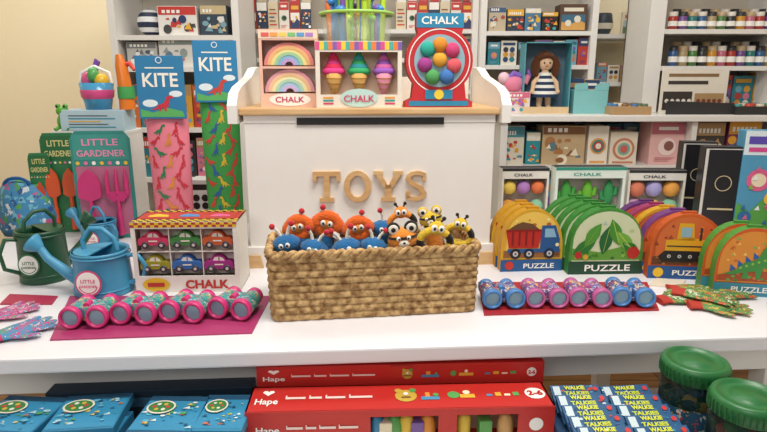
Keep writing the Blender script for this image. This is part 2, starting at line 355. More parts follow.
m=MB(); m.lathe([(w*.32,0),(w*.5,h*.45),(w*.42,h*.9),(w*.38,h),(w*.3,h*.9),(w*.01,h*.8)],M('#3c4550',.4)); m.lathe([(w*.47,h*.28),(w*.505,h*.45),(w*.47,h*.6)],M('#d9d2c0'))
tag(m.build('round_pot',None,(x,3.22,wz[0])),'dark round pot with pale band on the upper wall shelf','pot')
pkg('framed_card','small cream card with green plants on the upper wall shelf','card',622,642,12,3.14,wz[0],.02,'#e9e0c8',['#bcd0d4','#6f9168','#c26a4a'],'scene',40,b=33)
row(4,597,643,60,80,3.14,wz[1],'on the lower wall shelf',17,[10,2,5,0],depth=.08)
JY=2.7
zj=[at(715,p,JY).z for p in (29,66)]
unit('jar_shelves','white hutch of small jars at the right edge',at(647,50,JY).x,at(790,50,JY).x,JY,JY+.26,1.8,zj+[1.8],z0=1.12,side=.07)
jc=['#a83428','#c88c28','#4a7a3c','#30598a','#6f4888','#b86478','#303030','#a8946c','#24746f']
def small_jar(x,y,z,r,h,col,lid,label,group):
    t=thing('paint_jar',label,'jar',(x,y,z),0,group)
    m=MB(); m.lathe([(.0005,0),(r,0),(r,h*.72),(r*.8,h*.78)],M(col,.3)); m.lathe([(r*1.01,h*.2),(r*1.015,h*.22),(r*1.015,h*.46),(r*1.01,h*.48)],PAPER); m.build('jar_body',t)
    MB().lathe([(r*.9,h*.76),(r*.9,h),(.0005,h)],M(lid,.4)).build('jar_lid',t)
for rw,(tp,bb) in enumerate([(12,28),(46,65)]):
    for bk_ in (0,1):
        for i in range(11):
            px=673+i*9.6+bk_*3; Yj=JY+.05+.07*bk_; p=at(px,(tp+bb)/2,Yj); hh=(at(px,tp,JY+.05).z-zj[rw])*(1.0+.25*bk_)
            small_jar(p.x,Yj,zj[rw],.0205,hh,jc[(i*4+rw*3+bk_*2)%9],['#d8d0c4','#2b2b2b','#b49c78'][(i+rw+bk_)%3],f'small jar, {ORD[i]} from the left in the {["front","back"][bk_]} row of the {["upper","lower"][rw]} jar shelf','small jars on the '+['upper','lower'][rw]+' jar shelf')
KY=2.5; KZ=1.12
kx0=at(500,150,KY).x; kx1=at(800,150,KY).x
row(6,668,766,72,96,JY+.1,KZ,'in the counter back row below the jars',15,[5,9,2,1,0,3],depth=.06)
u=unit('low_cabinet','long white open-front cabinet behind the puzzles and chalk boxes',kx0,kx1,KY,KY+.62,KZ-.025,[.1,.35,.62,.903],side=.03)
MB().box(kx0-.02-(kx0+kx1)/2,kx1-(kx0+kx1)/2+.02,-.02,.62,KZ-.025,KZ,WSH,.003).build('worktop',u)
xx=kx0+(kx1-kx0)*.633-(kx0+kx1)/2; MB().box(xx,xx+.022,.002,.6,0,KZ-.025,WSH).build('divider',u)
Y=KY+.12
pkg('play_set','small open box of colourful figures beside the chest arm','toy',503,530,92,Y,KZ,.1,'#e8d7d0',['#d86a8a','#8a6ac0','#e8b13a','#4aa0a0'],'grid',50,b=112)
p=at(515,86,Y+.02); t=thing('plush_pony','small pink and purple plush animal on top of the box of figures','plush toy',(p.x,Y+.05,KZ+ fitY(503,530,92,112,Y,KZ)[2])); m=MB()
m.ell((0,0,.035),(.05,.03,.035),M('#e98aa8',.9)); m.tube([(.045,0,.04),(.065,0,.07)],[.02,.012],M('#e98aa8',.9)); m.ell((-.045,0,.06),.026,M('#f2c9d6',.9))
for fx in (-.03,.03): m.tube([(fx,0,.02),(fx,0,0)],.012,M('#e98aa8',.9))
m.build('body',t); m=MB(); m.tube([(.05,0,.04),(.07,0,.07),(.06,0,.095)],.009,M('#9a70c0',.9)).tube([(-.02,0,.06),(.0,0,.08),(.03,0,.065)],.014,M('#8a6ac0',.9)); m.build('mane',t)
x,w,h,_=fitY(524,571,42,110,Y,KZ)
b=thing('doll_box','tall open-fronted blue gift box holding the cloth doll','box',(x,Y,KZ))
m=MB(); tl=M('#5aa6b4',.5); m.box(-w/2,w/2,.095,.1,0,h,M('#5c7484',.6)).box(-w/2,-w/2+.004,0,.095,0,h,tl).box(w/2-.004,w/2,0,.095,0,h,tl).box(-w/2,w/2,0,.095,h-.004,h,tl).box(-w/2,w/2,0,.095,0,.012,tl); m.build('box_shell',b)
MB().box(-w/2,w/2,-.002,0,0,.03,M('#d9bd93')).build('front_lip',b)
d=thing('cloth_doll','cloth doll with brown hair and navy striped dress inside a blue box','doll',(x,Y+.045,KZ+.012))
skin=M('#e4bf9c',1,bump=.4); m=MB(); hh=h-.03
m.ell((0,0,hh*.76),(hh*.125,hh*.11,hh*.135),skin); m.tube([(0,0,hh*.66),(0,0,hh*.58),(0,0,hh*.4),(0,0,hh*.3)],[.012,.020,.028,.026],skin)
for s in (-1,1):
    m.tube([(s*.02,0,hh*.57),(s*.05,-.01,hh*.44),(s*.055,-.015,hh*.32)],[.012,.011,.009],skin); m.ell((s*.056,-.016,hh*.30),.011,skin)
    m.tube([(s*.018,0,hh*.3),(s*.02,-.004,hh*.12),(s*.02,-.006,.02)],[.015,.013,.011],skin); m.ell((s*.02,-.014,.012),(.012,.02,.011),skin)
bd=m.build('body',d); m=MB()
for s in (-1,1): m.ell((s*hh*.045,-hh*.105,hh*.75),.004,BLACK)
m.tube([(-.007,-hh*.106,hh*.70),(0,-hh*.108,hh*.695),(.007,-hh*.106,hh*.70)],.0014,M('#b2433c')); m.ell((0,-hh*.11,hh*.725),.0028,M('#d99a80')); m.build('face',bd)
m=MB(); hr=M('#5a341e',1,bump=.6); m.ell((0,.014,hh*.80),(hh*.16,hh*.11,hh*.15),hr)
m.tube([(-hh*.13,-hh*.02,hh*.79),(-hh*.08,-hh*.085,hh*.85),(0,-hh*.10,hh*.865),(hh*.08,-hh*.085,hh*.85),(hh*.13,-hh*.02,hh*.79)],hh*.042,hr)
for s in (-1,1): m.tube([(s*hh*.13,0,hh*.84),(s*hh*.165,-.004,hh*.7),(s*hh*.155,-.006,hh*.54)],[.018,.022,.012],hr)
m.build('hair',d); m=MB()
for k in range(8):
    z0=hh*(.60-.048*k); z1=z0-hh*.048; r0=.025+.0045*k; m.lathe([(r0,z0),(r0+.0045,z1)],M('#2b3a55',.9) if k%2 else M('#e2e0da',.9))
m.build('dress',d)
x,w,h,_=fitY(574,608,84,112,Y,KZ)
t_=thing('gift_box','pale teal gift box with open flaps right of the doll','box',(x,Y,KZ))
m=MB(); c_=M('#7fbfc0',.5); m.box(-w/2,w/2,0,.09,0,h*.8,c_,.002); m.build('box_body',t_)
MB().prism([(-w/2,h*.8),(-w*.1,h*.8),(-w*.14,h*1.05),(-w/2,h)],-.001,.003,c_).build('flap',t_); MB().prism([(w*.08,h*.8),(w/2,h*.8),(w/2,h*1.05),(w*.14,h)],-.001,.003,c_).build('flap',t_)
def tray(name,label,l,r,bb,Yf,cols,body,dep=.22):
    x,w,h,_=fitY(l,r,bb-8,bb,Yf,KZ)
    o=thing(name,label,'kit',(x,Yf,KZ)); MB().box(-w/2,w/2,0,dep,0,.035,M(body,.5),.003).build('tray',o)
    rg=random.Random(int(l))
    for i in range(4):
        for j in range(3): MB().lathe([(.0005,.046),(w*.08,.046),(w*.085,.036),(w*.085,.034)],M(rg.choice(cols),.4),c=(-w/2+w*(i+.5)/4,dep*(j+.5)/3,0),n=12).build('paint_pot',o)
tray('paint_kit','flat kraft craft kit on the counter, left of the patterned tent card',612,652,112,KY+.04,['#7a5a3c','#3d6fa0','#d9cbb0','#556b4a'],'#b08d62',.16)
tray('paint_kit','flat black paint kit with coloured pots at the right end of the counter',736,780,112,KY+.04,['#c24030','#e0a030','#3d8f8a','#d8c9b0'],'#2b2b2b',.16)
x,w,h,_=fitY(664,731,69,112,KY+.1,KZ)
o=thing('display_card','cream tent card with brown and dark patterns on the counter','display card',(x,KY+.08,KZ))
m=MB(); m.box(-w/2,w/2,.05,.056,0,h,M('#e6ded0'),.001)
m.rect(-w*.46,-w*.02,h*.08,h*.5,.049,M('#3b3330')); m.rect(w*.02,w*.46,h*.1,h*.46,.049,M('#b08d62')); m.rect(-w*.4,w*.2,h*.66,h*.74,.049,M('#3b3330')); m.rect(-w*.4,w*.35,h*.83,h*.9,.049,M('#8a6a48'))
for k in range(5): m.disc(-w*.4+k*w*.085,h*.29,w*.03,.048,M('#e6ded0')); m.disc(w*.08+k*w*.08,h*.29,w*.03,.048,M('#7a3b30'))
m.build('front_panel',o)
MB().prism([(-w*.5,0),(w*.5,0),(w*.5,h*.25),(-w*.5,h*.3)],-.02,-.016,M('#2c2a2c')).build('base_panel',o)
Z3=.903; Y=KY+.05
low=[(504,524,126,'#d9d2c0',['#4a90a0','#c24030','#e0a030'],'grid','cream box with blue and red motifs, left end of the cabinet shelf','game_box'),
(526,540,132,'#2f8f9a',['#e8e0cc','#c24030','#e0a030'],'grid','narrow teal box beside the cream box on the cabinet shelf','game_box'),
(542,585,126,'#c4aa84',['#8c5f3c','#efe4cc','#b07a4a','#5f7f8a'],'grid','kraft picture kit on the cabinet shelf','craft_kit'),
(588,608,126,'#efe6d8',['#e5a35a','#3d8f8a','#c24030','#efe6d8'],'rings','white box with an orange ring picture','ring_toy_box'),
(610,637,132,'#e8dcc8',['#c9806a','#e8d8b8','#7fb3a8','#d06a60'],'rings','cream box with terracotta ring picture','ring_toy_box'),
(650,684,122,'#e8b8b4',['#c8707e','#f6ddd8','#8a5a50'],'bands','pale pink boxed toy with window','toy_box'),
(694,724,122,'#3c3530',['#b08d62','#e0d4c0','#7a3b30','#3d8f8a'],'grid','dark wide picture box at the right of the cabinet shelf','game_box'),
(727,760,120,'#7a2f50',['#e0a030','#e0d4c0','#3d6fa0'],'grid','plum picture box at the right end of the cabinet shelf','game_box')]
for i,(l,r,tp,bc,cc,ds,lb,nm) in enumerate(low): pkg(nm,lb,'box',l,r,tp,Y,Z3,.12,bc,cc,ds,60+i,b=165)
row(7,506,640,121,160,Y+.2,Z3,'in the left back row of the cabinet shelf',23,[1,4,6,9,3,0,8],depth=.08); row(5,655,764,120,160,Y+.2,Z3,'in the right back row of the cabinet shelf',24,[4,1,5,0,6],depth=.08)
row(3,505,560,172,212,Y,.62,'on the lower cabinet shelf, left part',21,[2,5,10]); row(4,640,770,172,212,Y,.62,'on the lower cabinet shelf, right part',22,[5,2,4,9])
# ================= CHALK BOXES on the chest =================
LIDZ=TZ+.422
def lidthing(name,label,l,r,tp,Y,cat='chalk set'):
    x,w,h,_=fitY(l,r,tp,108,Y,LIDZ); return thing(name,label,cat,(x,Y,LIDZ),CA),w,h
def case(w,h,d,body,parent,win,side=None,back=None):
    m=MB(); bm_=body
    m.box(-w/2,w/2,d-.003,d,0,h,back or bm_).box(-w/2,-w/2+.003,0,d,0,h,bm_).box(w/2-.003,w/2,0,d,0,h,bm_).box(-w/2,w/2,0,d,h-.003,h,side or bm_).box(-w/2,w/2,0,d,0,.003,bm_)
    xs=sorted(set([-w/2,w/2]+[a for q in win for a in q[:2]])); zs=sorted(set([0,h]+[a for q in win for a in q[2:]]))
    for i in range(len(xs)-1):
        for j in range(len(zs)-1):
            cx=(xs[i]+xs[i+1])/2; cz=(zs[j]+zs[j+1])/2
            if not any(q[0]<cx<q[1] and q[2]<cz<q[3] for q in win): m.box(xs[i],xs[i+1],-.002,.001,zs[j],zs[j+1],bm_)
    return m
t,w,h=lidthing('rainbow_chalk_box','pink and cream chalk box showing two rainbow chalks',260,318,29,1.56)
win=[(-w*.45,w*.45,h*.53,h*.86),(-w*.45,w*.45,h*.18,h*.5)]
m=case(w,h,.05,M('#ecbca6'),t,win,M('#e8a04a'),M('#d8c4b8'))
m.rect(-w*.5,w*.5,h*.88,h*.985,-.003,M('#f0d8c0')); m.disc(0,h*.1,w*.36,-.003,PAPER,h*.085)
m.text('CHALK',0,h*.1,-.004,M('#c0406a'),h=h*.075,w=w*.5)
for k in range(6): m.rect(-w*.45+w*.15*k,-w*.32+w*.15*k,h*.905,h*.955,-.004,M(['#e0605c','#f0a050','#f2d060','#7cc07a','#5aa0d0','#b080c8'][k]))
m.build('carton',t)
for (q,z0) in ((0,h*.545),(1,h*.20)):
    m=MB()
    cs=['#e08c88','#ecb880','#ecdc94','#a0caa0','#8cb8d8','#c0a0d0'] if q==0 else ['#e0a0ac','#ecc49c','#f0e2b0','#b0d4b8','#a0c8e0','#d0b4dc']
    r=w*.43
    for k,c in enumerate(cs):
        ro=r*(1-k*.14); ri=r*(1-(k+1)*.14); S=h*.29/r
        pts=[(ro*math.cos(PI*i/14),z0+ro*S*math.sin(PI*i/14)) for i in range(15)]+[(ri*math.cos(PI*(14-i)/14),z0+ri*S*math.sin(PI*(14-i)/14)) for i in range(15)]
        m.prism(pts,.006-.001*(k%2),.03,M(c,.9))
    m.build('rainbow_chalk',t)
t,w,h=lidthing('ice_cream_chalk_box','white chalk box with three ice-cream-shaped chalks under a striped top',316,402,41,1.535)
win=[(-w*.45,w*.45,h*.2,h*.84)]
m=case(w,h,.055,M('#e9e0d2'),t,win,M('#e2c23a'),M('#e0c4ac'))
cl=['#e0508a','#f2d040','#50b0a0','#f08040','#8060b0']
for i in range(20): m.rect(-w/2+w*i/20,-w/2+w*(i+1)/20,h*.87,h*.99,-.003,M(cl[i%5]))
m.disc(0,h*.15,w*.22,-.004,M('#bfe0da'),h*.14); m.text('CHALK',0,h*.14,-.006,M('#d0406a'),h=h*.1,w=w*.36)
for s in (-1,1):
    for k in range(3): m.rect(s*w*.36-w*.06,s*w*.36+w*.06,h*(.05+.045*k),h*(.075+.045*k),-.003,M(['#d0406a','#309a9a','#e8a040'][k]))
m.build('carton',t)
for i,(cc,c2) in enumerate([('#e0488a','#d8385c'),('#40a868','#38949a'),('#9a60b8','#cc68a4')]):
    x0=(i-1)*w*.295; m=MB(); m.lathe([(.0005,h*.2),(.007,h*.2),(.024,h*.52),(.0005,h*.53)],M('#dcae68',.9) if i!=2 else M('#e898b0',.9),c=(x0,.028,0),n=16)
    for k in range(3): m.lathe([(.0105+.005*k,h*(.27+.08*k)),(.012+.005*k,h*(.28+.08*k)),(.0115+.005*k,h*(.29+.08*k))],M('#b88848',.9),c=(x0,.028,0),n=16)
    cn=m.build('ice_cream_chalk',t); m=MB()
    for k in range(5): m.ell((x0,.028,h*(.55+.058*k)),(.030*(1-.18*k),.025*(1-.18*k),.0145),M(cc if k%2==0 else c2,.9))
    m.build('swirl_top',cn)
t,w,h=lidthing('ball_chalk_box','red machine-shaped chalk box with blue header and round coloured chalk balls',405,474,13,1.55)
prof=[(-w*.5,0),(w*.5,0),(w*.5,h*.06),(w*.4,h*.1),(w*.38,h*.24)]
prof+=[(w*.49*math.cos(a),h*.5+w*.49*math.sin(a)) for a in [R(x) for x in range(-40,60,10)]]
prof+=[(w*.34,h*.86),(w*.34,h),(-w*.34,h),(-w*.34,h*.86)]
prof+=[(w*.49*math.cos(a),h*.5+w*.49*math.sin(a)) for a in [R(x) for x in range(130,221,10)]]
prof+=[(-w*.38,h*.24),(-w*.4,h*.1),(-w*.5,h*.06)]
BL=M('#2a86ae'); RD=M('#c62c34')
m=MB(); m.prism(prof,0,.05,RD,M('#b0262c')); m.rect(-w*.34,w*.34,h*.85,h,-.001,BL); m.arc(0,h*.5,w*.435,w*.45,0,2*PI,-.001,PAPER,n=40)
m.disc(0,h*.5,w*.37,-.002,M('#8fb4c0'),n=36)
m.rect(-w*.44,w*.44,h*.015,h*.07,-.0015,BL); m.rect(-w*.2,w*.2,h*.09,h*.19,-.003,BL); m.disc(0,h*.14,w*.07,-.004,M('#f0d040'))
m.text('CHALK',0,h*.925,-.002,PAPER,h=h*.08,w=w*.54)
m.build('carton',t)
bp=[(-.5,.45),(0,.62),(.5,.42),(-.6,-.15),(0,.05),(.58,-.18),(-.28,-.62),(.3,-.62)]
for i,(a,b_) in enumerate(bp):
    MB().ell((a*w*.36,-.004,h*.5+b_*w*.36),(w*.108,w*.08,w*.108),M(['#38a494','#d88c38','#c84c78','#a0468c','#e0a440','#d86068','#58a060','#4a78b8'][i],.9)).build('chalk_ball',t)
t,w,h=lidthing('wand_tub','clear shiny tub full of colourful sticks behind the chalk boxes',322,392,6,1.72,'tub')
m=MB(); m.lathe([(.0005,.003),(w*.4,.003),(w*.5,h*.9),(w*.47,h*.9),(w*.38,.006),(.0005,.006)],M('#e0f0dc',.06,alpha=.16)); m.build('tub',t)
m=MB(); m.lathe([(w*.49,h*.9),(w*.53,h*.9),(w*.53,h*.93),(w*.49,h*.93)],M('#9ccc60',.3)); m.build('rim',t)
rg=random.Random(2)
for i in range(40):
    a=2*PI*i/40*5.0+.3; r=w*.36*((i+.5)/40)**.5; m=MB(); c_=rg.choice(['#78c23c','#d8508a','#e8cc40','#50b0a0','#e87a40','#7a58a8','#8acc48','#3a80c8','#b8d840'])
    q=h*rg.uniform(.75,1.25); m.tube([(r*math.cos(a),r*math.sin(a),0.0),(r*1.2*math.cos(a),r*1.2*math.sin(a),q)],.008,M(c_,.25),n=8)
    m.ell((r*1.2*math.cos(a),r*1.2*math.sin(a),q),(.015,.015,.012),M(c_,.25),nu=10,nv=6)
    tag(m.build('bubble_wand',None,(t.location.x,t.location.y,LIDZ+.008)),'thin bright plastic stick with a round tip in the clear tub','wand','coloured sticks in the clear tub')
# ================= BASKET =================
pL=on(273,322);pR=on(475,311.5); BA=math.atan2(pR.y-pL.y,pR.x-pL.x); BW=(pR-pL).length; BC=(pL+pR)/2
bk=thing('woven_basket','rectangular brown woven basket holding the plush toys','basket',(BC.x,BC.y,TZ),BA)
BH=.143; BD=.165; FL=.022
def rr_pt(s,hw_,hd,r=.02):
    L=[2*(hw_-r),PI*r/2,2*(hd-r),PI*r/2]*2; tot=sum(L); d=s%1*tot; k=0
    while d>L[k]: d-=L[k]; k+=1
    cs=[(hw_-r,-hd+r),(hw_-r,hd-r),(-hw_+r,hd-r),(-hw_+r,-hd+r)]
    if k==0: return (-hw_+r+d,-hd),(0,-1)
    if k==2: return (hw_,-hd+r+d),(1,0)
    if k==4: return (hw_-r-d,hd),(0,1)
    if k==6: return (-hw_,hd-r-d),(-1,0)
    c=cs[(k-1)//2]; a=-PI/2+((k-1)//2)*PI/2+d/r
    return (c[0]+r*math.cos(a),c[1]+r*math.sin(a)),(math.cos(a),math.sin(a))
NS=800; ROWS=9; NT=ROWS*8; v=[];f=[]
for j in range(NT+1):
    t_=j/NT; fl=1+FL*t_
    for i in range(NS):
        s=i/NS; (x,y),(nx,ny)=rr_pt(s,BW/2*fl,BD/2*fl)
        rw=min(ROWS-1,int(t_*ROWS)); tt=t_*ROWS-rw
        ph=s*42+(.5 if rw%2 else 0)+(tt*.35 if rw%2 else -tt*.35)
        k=abs(math.sin(PI*ph))
        d=.0062*math.sin(PI*tt)**.5*(.18+.82*k**.35)
        v.append((x+nx*d,y+ny*d+BD/2,t_*BH))
for j in range(NT):
    for i in range(NS): k=(i+1)%NS; f.append((j*NS+i,j*NS+k,(j+1)*NS+k,(j+1)*NS+i))
m=MB(); m.add(v,f,STRAW,True)
v=[];f=[]
for j in range(2):
    for i in range(120):
        (x,y),_=rr_pt(i/120,BW/2*(1+FL*j)-.006,BD/2*(1+FL*j)-.006); v.append((x,y+BD/2,.004+j*(BH-.004)))
for i in range(120): k=(i+1)%120; f.append((i,k,120+k,120+i))
f.append(list(range(120))); m.add(v,f,STRAW); m.build('basket_wall',bk)
m=MB()
for st in (0,1):
    pts=[]
    for i in range(480):
        (x,y),(nx,ny)=rr_pt(i/480,BW/2*(1+FL),BD/2*(1+FL)); q=i/480*2*PI*30+st*PI
        pts.append((x+nx*.0036*math.cos(q),y+ny*.0036*math.cos(q)+BD/2,BH+.002+.0044*math.sin(q)))
    m.tube(pts,.006,STRAW,n=7,closed=True)
m.build('braided_rim',bk)
FUZ=lambda c: M(c,1,bump=1.0,var=.16,scale=70)
def plush(px,py,ly,kind,label,r,tilt=0,lean=0):
    Y=BC.y+ly; p=at(px,py,Y); hz=p.z-(TZ+.008)
    n={'crab':'plush_rattle','bug':'plush_beetle','bee':'plush_tiger','ring':'plush_ring_rattle'}[kind]
    t=thing(n,label,'plush toy',(p.x-hz*math.sin(R(lean)),Y,TZ+.008),R(tilt)); t.rotation_euler.y=R(lean)
    OR=FUZ('#dc6428'); RE=FUZ('#c0303a'); WH=FUZ('#e6e0d4'); BU=FUZ('#2a689c'); TE=FUZ('#4a9aa4'); YE=FUZ('#dcb838'); BK=FUZ('#2a2422'); O2=FUZ('#e08a36')
    m=MB(); base_=dict(crab=BU,bug=BU,bee=O2,ring=YE)[kind]
    m.tube([(0,0,0.0),(0,0,(hz-r)*.3),(0,0,(hz-r)*.8),(0,0,hz-r*.6)],[r*.45,r*.7,r*.75,r*.6],base_,n=14); m.build('plush_body',t); m=MB()
    if kind=='crab':
        N=24; m.tube([(r*.86*math.cos(2*PI*q/N),-r*.15,hz+r*.66*math.sin(2*PI*q/N)) for q in range(N)],[r*(.44+.05*math.cos(8*PI*q/N)) for q in range(N)],OR,n=12,closed=True)
        hd=m.build('padded_ring',t); m=MB(); m.ell((0,-r*.1,hz+r*.1),(r*.66,r*.6,r*.6),O2,nu=16,nv=10)
        for s in (-1,1): m.ell((s*r*.55,-r*.05,hz+r*.72),(r*.24,r*.18,r*.26),O2,nu=10,nv=7)
        m.build('plush_head',t); m=MB(); q=1 if tilt>=0 else -1
        m.tube([(q*r*.2,0,hz+r*.75),(q*r*.5,-.003,hz+r*1.2)],r*.13,WH,n=7); m.ell((q*r*.54,-.003,hz+r*1.27),r*.24,RE,nu=10,nv=7); m.build('red_knob',hd)
        ez,ey,sp,es=hz+r*.22,-r*.72,.27,.2
    elif kind=='bug':
        m.ell((0,0,hz),(r*1.12,r*.9,r*.8),BU)
        for k in range(5): a=PI*(k+.5)/5; m.ell((r*.8*math.cos(a),r*.1,hz-r*.1+r*.5*math.sin(a)),(r*.42,r*.5,r*.4),TE if k%2 else BU,nu=12,nv=8)
        hd=m.build('plush_head',t); m=MB(); m.ell((0,-r*.45,hz-r*.05),(r*.62,r*.5,r*.52),TE if tilt%2 else BU,nu=16,nv=9); m.build('face_patch',hd)
        for s in (-1,1): m=MB(); m.tube([(s*r*.2,0,hz+r*.5),(s*r*.42,0,hz+r*1.15),(s*r*.7,-.002,hz+r*1.55)],[r*.16,r*.13,r*.12],WH,n=8); m.ell((s*r*.78,-.002,hz+r*1.62),r*.25,RE,nu=10,nv=6); m.build('antenna',hd)
        ez,ey,sp,es=hz+r*.1,-r*.92,.27,.2
    elif kind=='bee':
        m.ell((0,0,hz),(r*1.08,r*.82,r*.86),O2 if 'orange' in label else YE)
        hd=m.build('plush_head',t)
        for q in (-.5,.35):
            m=MB(); m.lathe([(r*math.cos(q+dq)*1.09,r*.865*math.sin(q+dq)) for dq in (-.1,0,.1)],BK,c=(0,0,hz),sy=.79); m.build('stripe_band',hd)
        for s in (-1,1):
            m=MB(); m.ell((s*r*.62,-r*.12,hz+r*.85),(r*.5,r*.26,r*.5),BK if 'orange' in label else YE,nu=14,nv=8); m.ell((s*r*.62,-r*.34,hz+r*.85),(r*.36,r*.1,r*.36),WH,nu=12,nv=8); m.ell((s*r*.62,-r*.43,hz+r*.85),(r*.17,r*.05,r*.17),BK,nu=10,nv=7); m.build('round_ear',hd)
        m=MB(); m.ell((0,-r*.72,hz-r*.1),(r*.4,r*.2,r*.28),WH,nu=12,nv=8); m.ell((0,-r*.93,hz),(r*.1,r*.06,r*.08),BK,nu=8,nv=6); m.build('muzzle',hd)
        ez,ey,sp,es=hz+r*.28,-r*.76,.36,.15
    else:
        N=32; cr='orange' in label; A=O2 if cr else YE
        for k in range(8):
            pts=[(r*1.1*math.cos(2*PI*(k*4+q)/N),-r*.45,hz+r*.05+r*.82*math.sin(2*PI*(k*4+q)/N)) for q in range(5)]; m.tube(pts,r*.28,A if k%4 else BK,n=10)
        hd=m.build('padded_ring',t); m=MB(); m.ell((0,-r*.3,hz+r*1.0),(r*.62,r*.45,r*.54),A)
        m.build('plush_head',t)
        for s in (-1,1): m=MB(); m.tube([(s*r*.2,-r*.3,hz+r*1.4),(s*r*.4,-r*.3,hz+r*1.7)],r*.08,BK,n=6); m.ell((s*r*.42,-r*.3,hz+r*1.75),r*.16,BK,nu=8,nv=6); m.build('antenna',hd)
        ez,ey,sp,es=hz+r*1.06,-r*.74,.27,.24
    for s in (-1,1): m=MB(); m.ell((s*r*sp,ey,ez),(r*es,r*.1,r*es*1.15),M('#eeeae2',.6),nu=12,nv=8); m.ell((s*r*sp*.9,ey-r*.07,ez-r*.02),(r*es*.5,r*.06,r*es*.6),BLACK,nu=8,nv=6); m.build('eye',hd)
    m=MB(); q=1 if tilt%2 else -1; m.prism([(q*r*.75,hz-r*.2),(q*r*1.15,hz-r*.35),(q*r*1.0,hz-r*.8),(q*r*.6,hz-r*.65)],-r*.92,-r*.89,PAPER); m.build('paper_tag',t,label='small white paper tag')
P=[(299,226,.122,'crab','orange ring-shaped plush with a red knob, far left at the back of the basket',.029,0,-12),(328,223,.128,'crab','orange ring-shaped plush with a red knob, second from the left at the back',.030,-5,9),
(358,227,.115,'crab','orange ring-shaped plush with a red knob in the middle back of the basket',.028,6,-10),(384,227,.125,'bug','blue plush with red-tipped antennae right of the middle orange one at the back',.025,1,14),
(286,243,.05,'bug','blue plush with red-tipped antennae at the front left corner of the basket',.027,2,-10),(314,247,.045,'bug','blue plush with red-tipped antennae second from the left in the front row',.026,-3,12),(346,246,.055,'bug','blue plush with red-tipped antennae third from the left in the front row',.028,4,-14),
(374,245,.045,'bug','blue plush with red-tipped antennae, front row, left of the orange striped one',.025,-7,10),(403,239,.045,'bee','orange striped plush with round ears, front row',.031,4,-6),(434,240,.05,'ring','yellow ring-shaped plush with black bands, front right',.030,5,8),
(431,219,.13,'bee','yellow striped plush with round ears behind the ring-shaped one',.025,-4,-10),(459,233,.10,'ring','yellow ring-shaped plush at the right end of the basket',.026,-12,8),(402,222,.128,'ring','orange ring-shaped plush with black bands at the back of the basket',.026,0,-6)]
for a in P: plush(*a)
# ================= BINOCULARS =================
def card(name,label,pts,col,patc=None):
    w=[on(*p) for p in pts]; cx=sum(p.x for p in w)/len(w); cy=sum(p.y for p in w)/len(w)
    m=MB(); a=[(p.x-cx,p.y-cy,0) for p in w]; b=[(x,y,.003) for x,y,_ in a]; n=len(a)
    m.add(a+b,[list(range(n)),list(range(n,2*n))]+[(i,(i+1)%n,n+(i+1)%n,n+i) for i in range(n)],patc or M(col,.5))
    return tag(m.build(name,None,(cx,cy,TZ)),label,'card')
def binos(ring,body,lab):
    t=thing('toy_binoculars',lab,'toy binoculars',(0,0,0)); G=pat(body[0],body[1],95,.5); Rg=M(ring,.35); X=.0275; L=.078
    for s in (-1,1):
        m=MB(); m.tube([(s*X,.010,.0235),(s*X,L*.5,.0235),(s*(X-.002),L,.0235)],[.0210,.0200,.0180],G,n=24); o=m.build('barrel',t)
        m=MB(); m.T=Matrix.Translation((s*X,0,.0245))@Matrix.Rotation(R(90),4,'X')
        m.lathe([(.0165,-.010),(.0172,.001),(.0215,.002),(.0232,-.002),(.0235,-.012),(.021,-.015)],Rg); m.build('lens_ring',o)
        m=MB(); m.T=Matrix.Translation((s*X,0,.0245))@Matrix.Rotation(R(90),4,'X'); m.lathe([(.0005,-.006),(.0168,-.006)],M('#7fa4b2',.08)); m.build('lens',o)
        m=MB(); m.T=Matrix.Translation((s*(X-.002),L,.024))@Matrix.Rotation(R(90),4,'X'); m.lathe([(.012,.006),(.018,.004),(.0195,0),(.0195,-.010),(.013,-.012)],Rg); m.build('eyepiece',o)
    MB().box(-.017,.017,.016,L-.012,.010,.041,G,.005).build('centre_housing',t)
    MB().tube([(0,.022,.041),(0,.042,.041)],.0075,Rg,n=12).build('focus_wheel',t)
    return t
card('backing_card','magenta backing card under the pink toy binoculars',[(50,341),(252,334),(271,297),(70,297)],'#a83468')
pk=binos('#cc3476',('#3f9a92',['#cc3476','#d8d0c4','#24706e','#d0a840','#3a78a0']),'x')
for i,(px,py,rz) in enumerate([(84,331,4),(133,327,-2),(181,325,-6),(229,322,-10)]):
    p=on(px,py); lb=['leftmost pink and mint toy binoculars on the magenta card','second pink and mint toy binoculars from the left on the magenta card','third pink and mint toy binoculars, below the race car chalk box','pink and mint toy binoculars nearest the basket'][i]
    o=pk if i==0 else dup(pk,(0,0,0)); o.location=(p.x,p.y,TZ+.003); o.rotation_euler.z=R(rz); o['label']=lb; o['group']='pink toy binoculars'; o.scale=(.95,1,1)
card('backing_card','red backing card under the blue toy binoculars',[(484,316),(659,311),(647,283),(478,283)],'#a82630')
bb_=('#36548c',['#c8d4e4','#b82a34','#1f3050','#d8b048']); bl=binos('#447cb8',bb_,'x'); pu=binos('#b45890',('#624488',['#d8ccdf','#b82a34','#d8b048','#36548c']),'x')
for i,px in enumerate((504,547,590,633)):
    p=on(px,311-i*.6); o=[bl,pu,None,None][i] or dup([bl,pu,pu,bl][i],(0,0,0)); o.location=(p.x,p.y,TZ+.003); o.rotation_euler.z=R(2-i*3); o.scale=(.93,1,.95)
    o['label']=['blue toy binoculars nearest the basket on the red card','pink and purple toy binoculars, second from the left on the red card','pink and purple toy binoculars, third from the left on the red card','blue toy binoculars nearest the green patterned gloves'][i]; o['group']='toy binoculars on the red card'
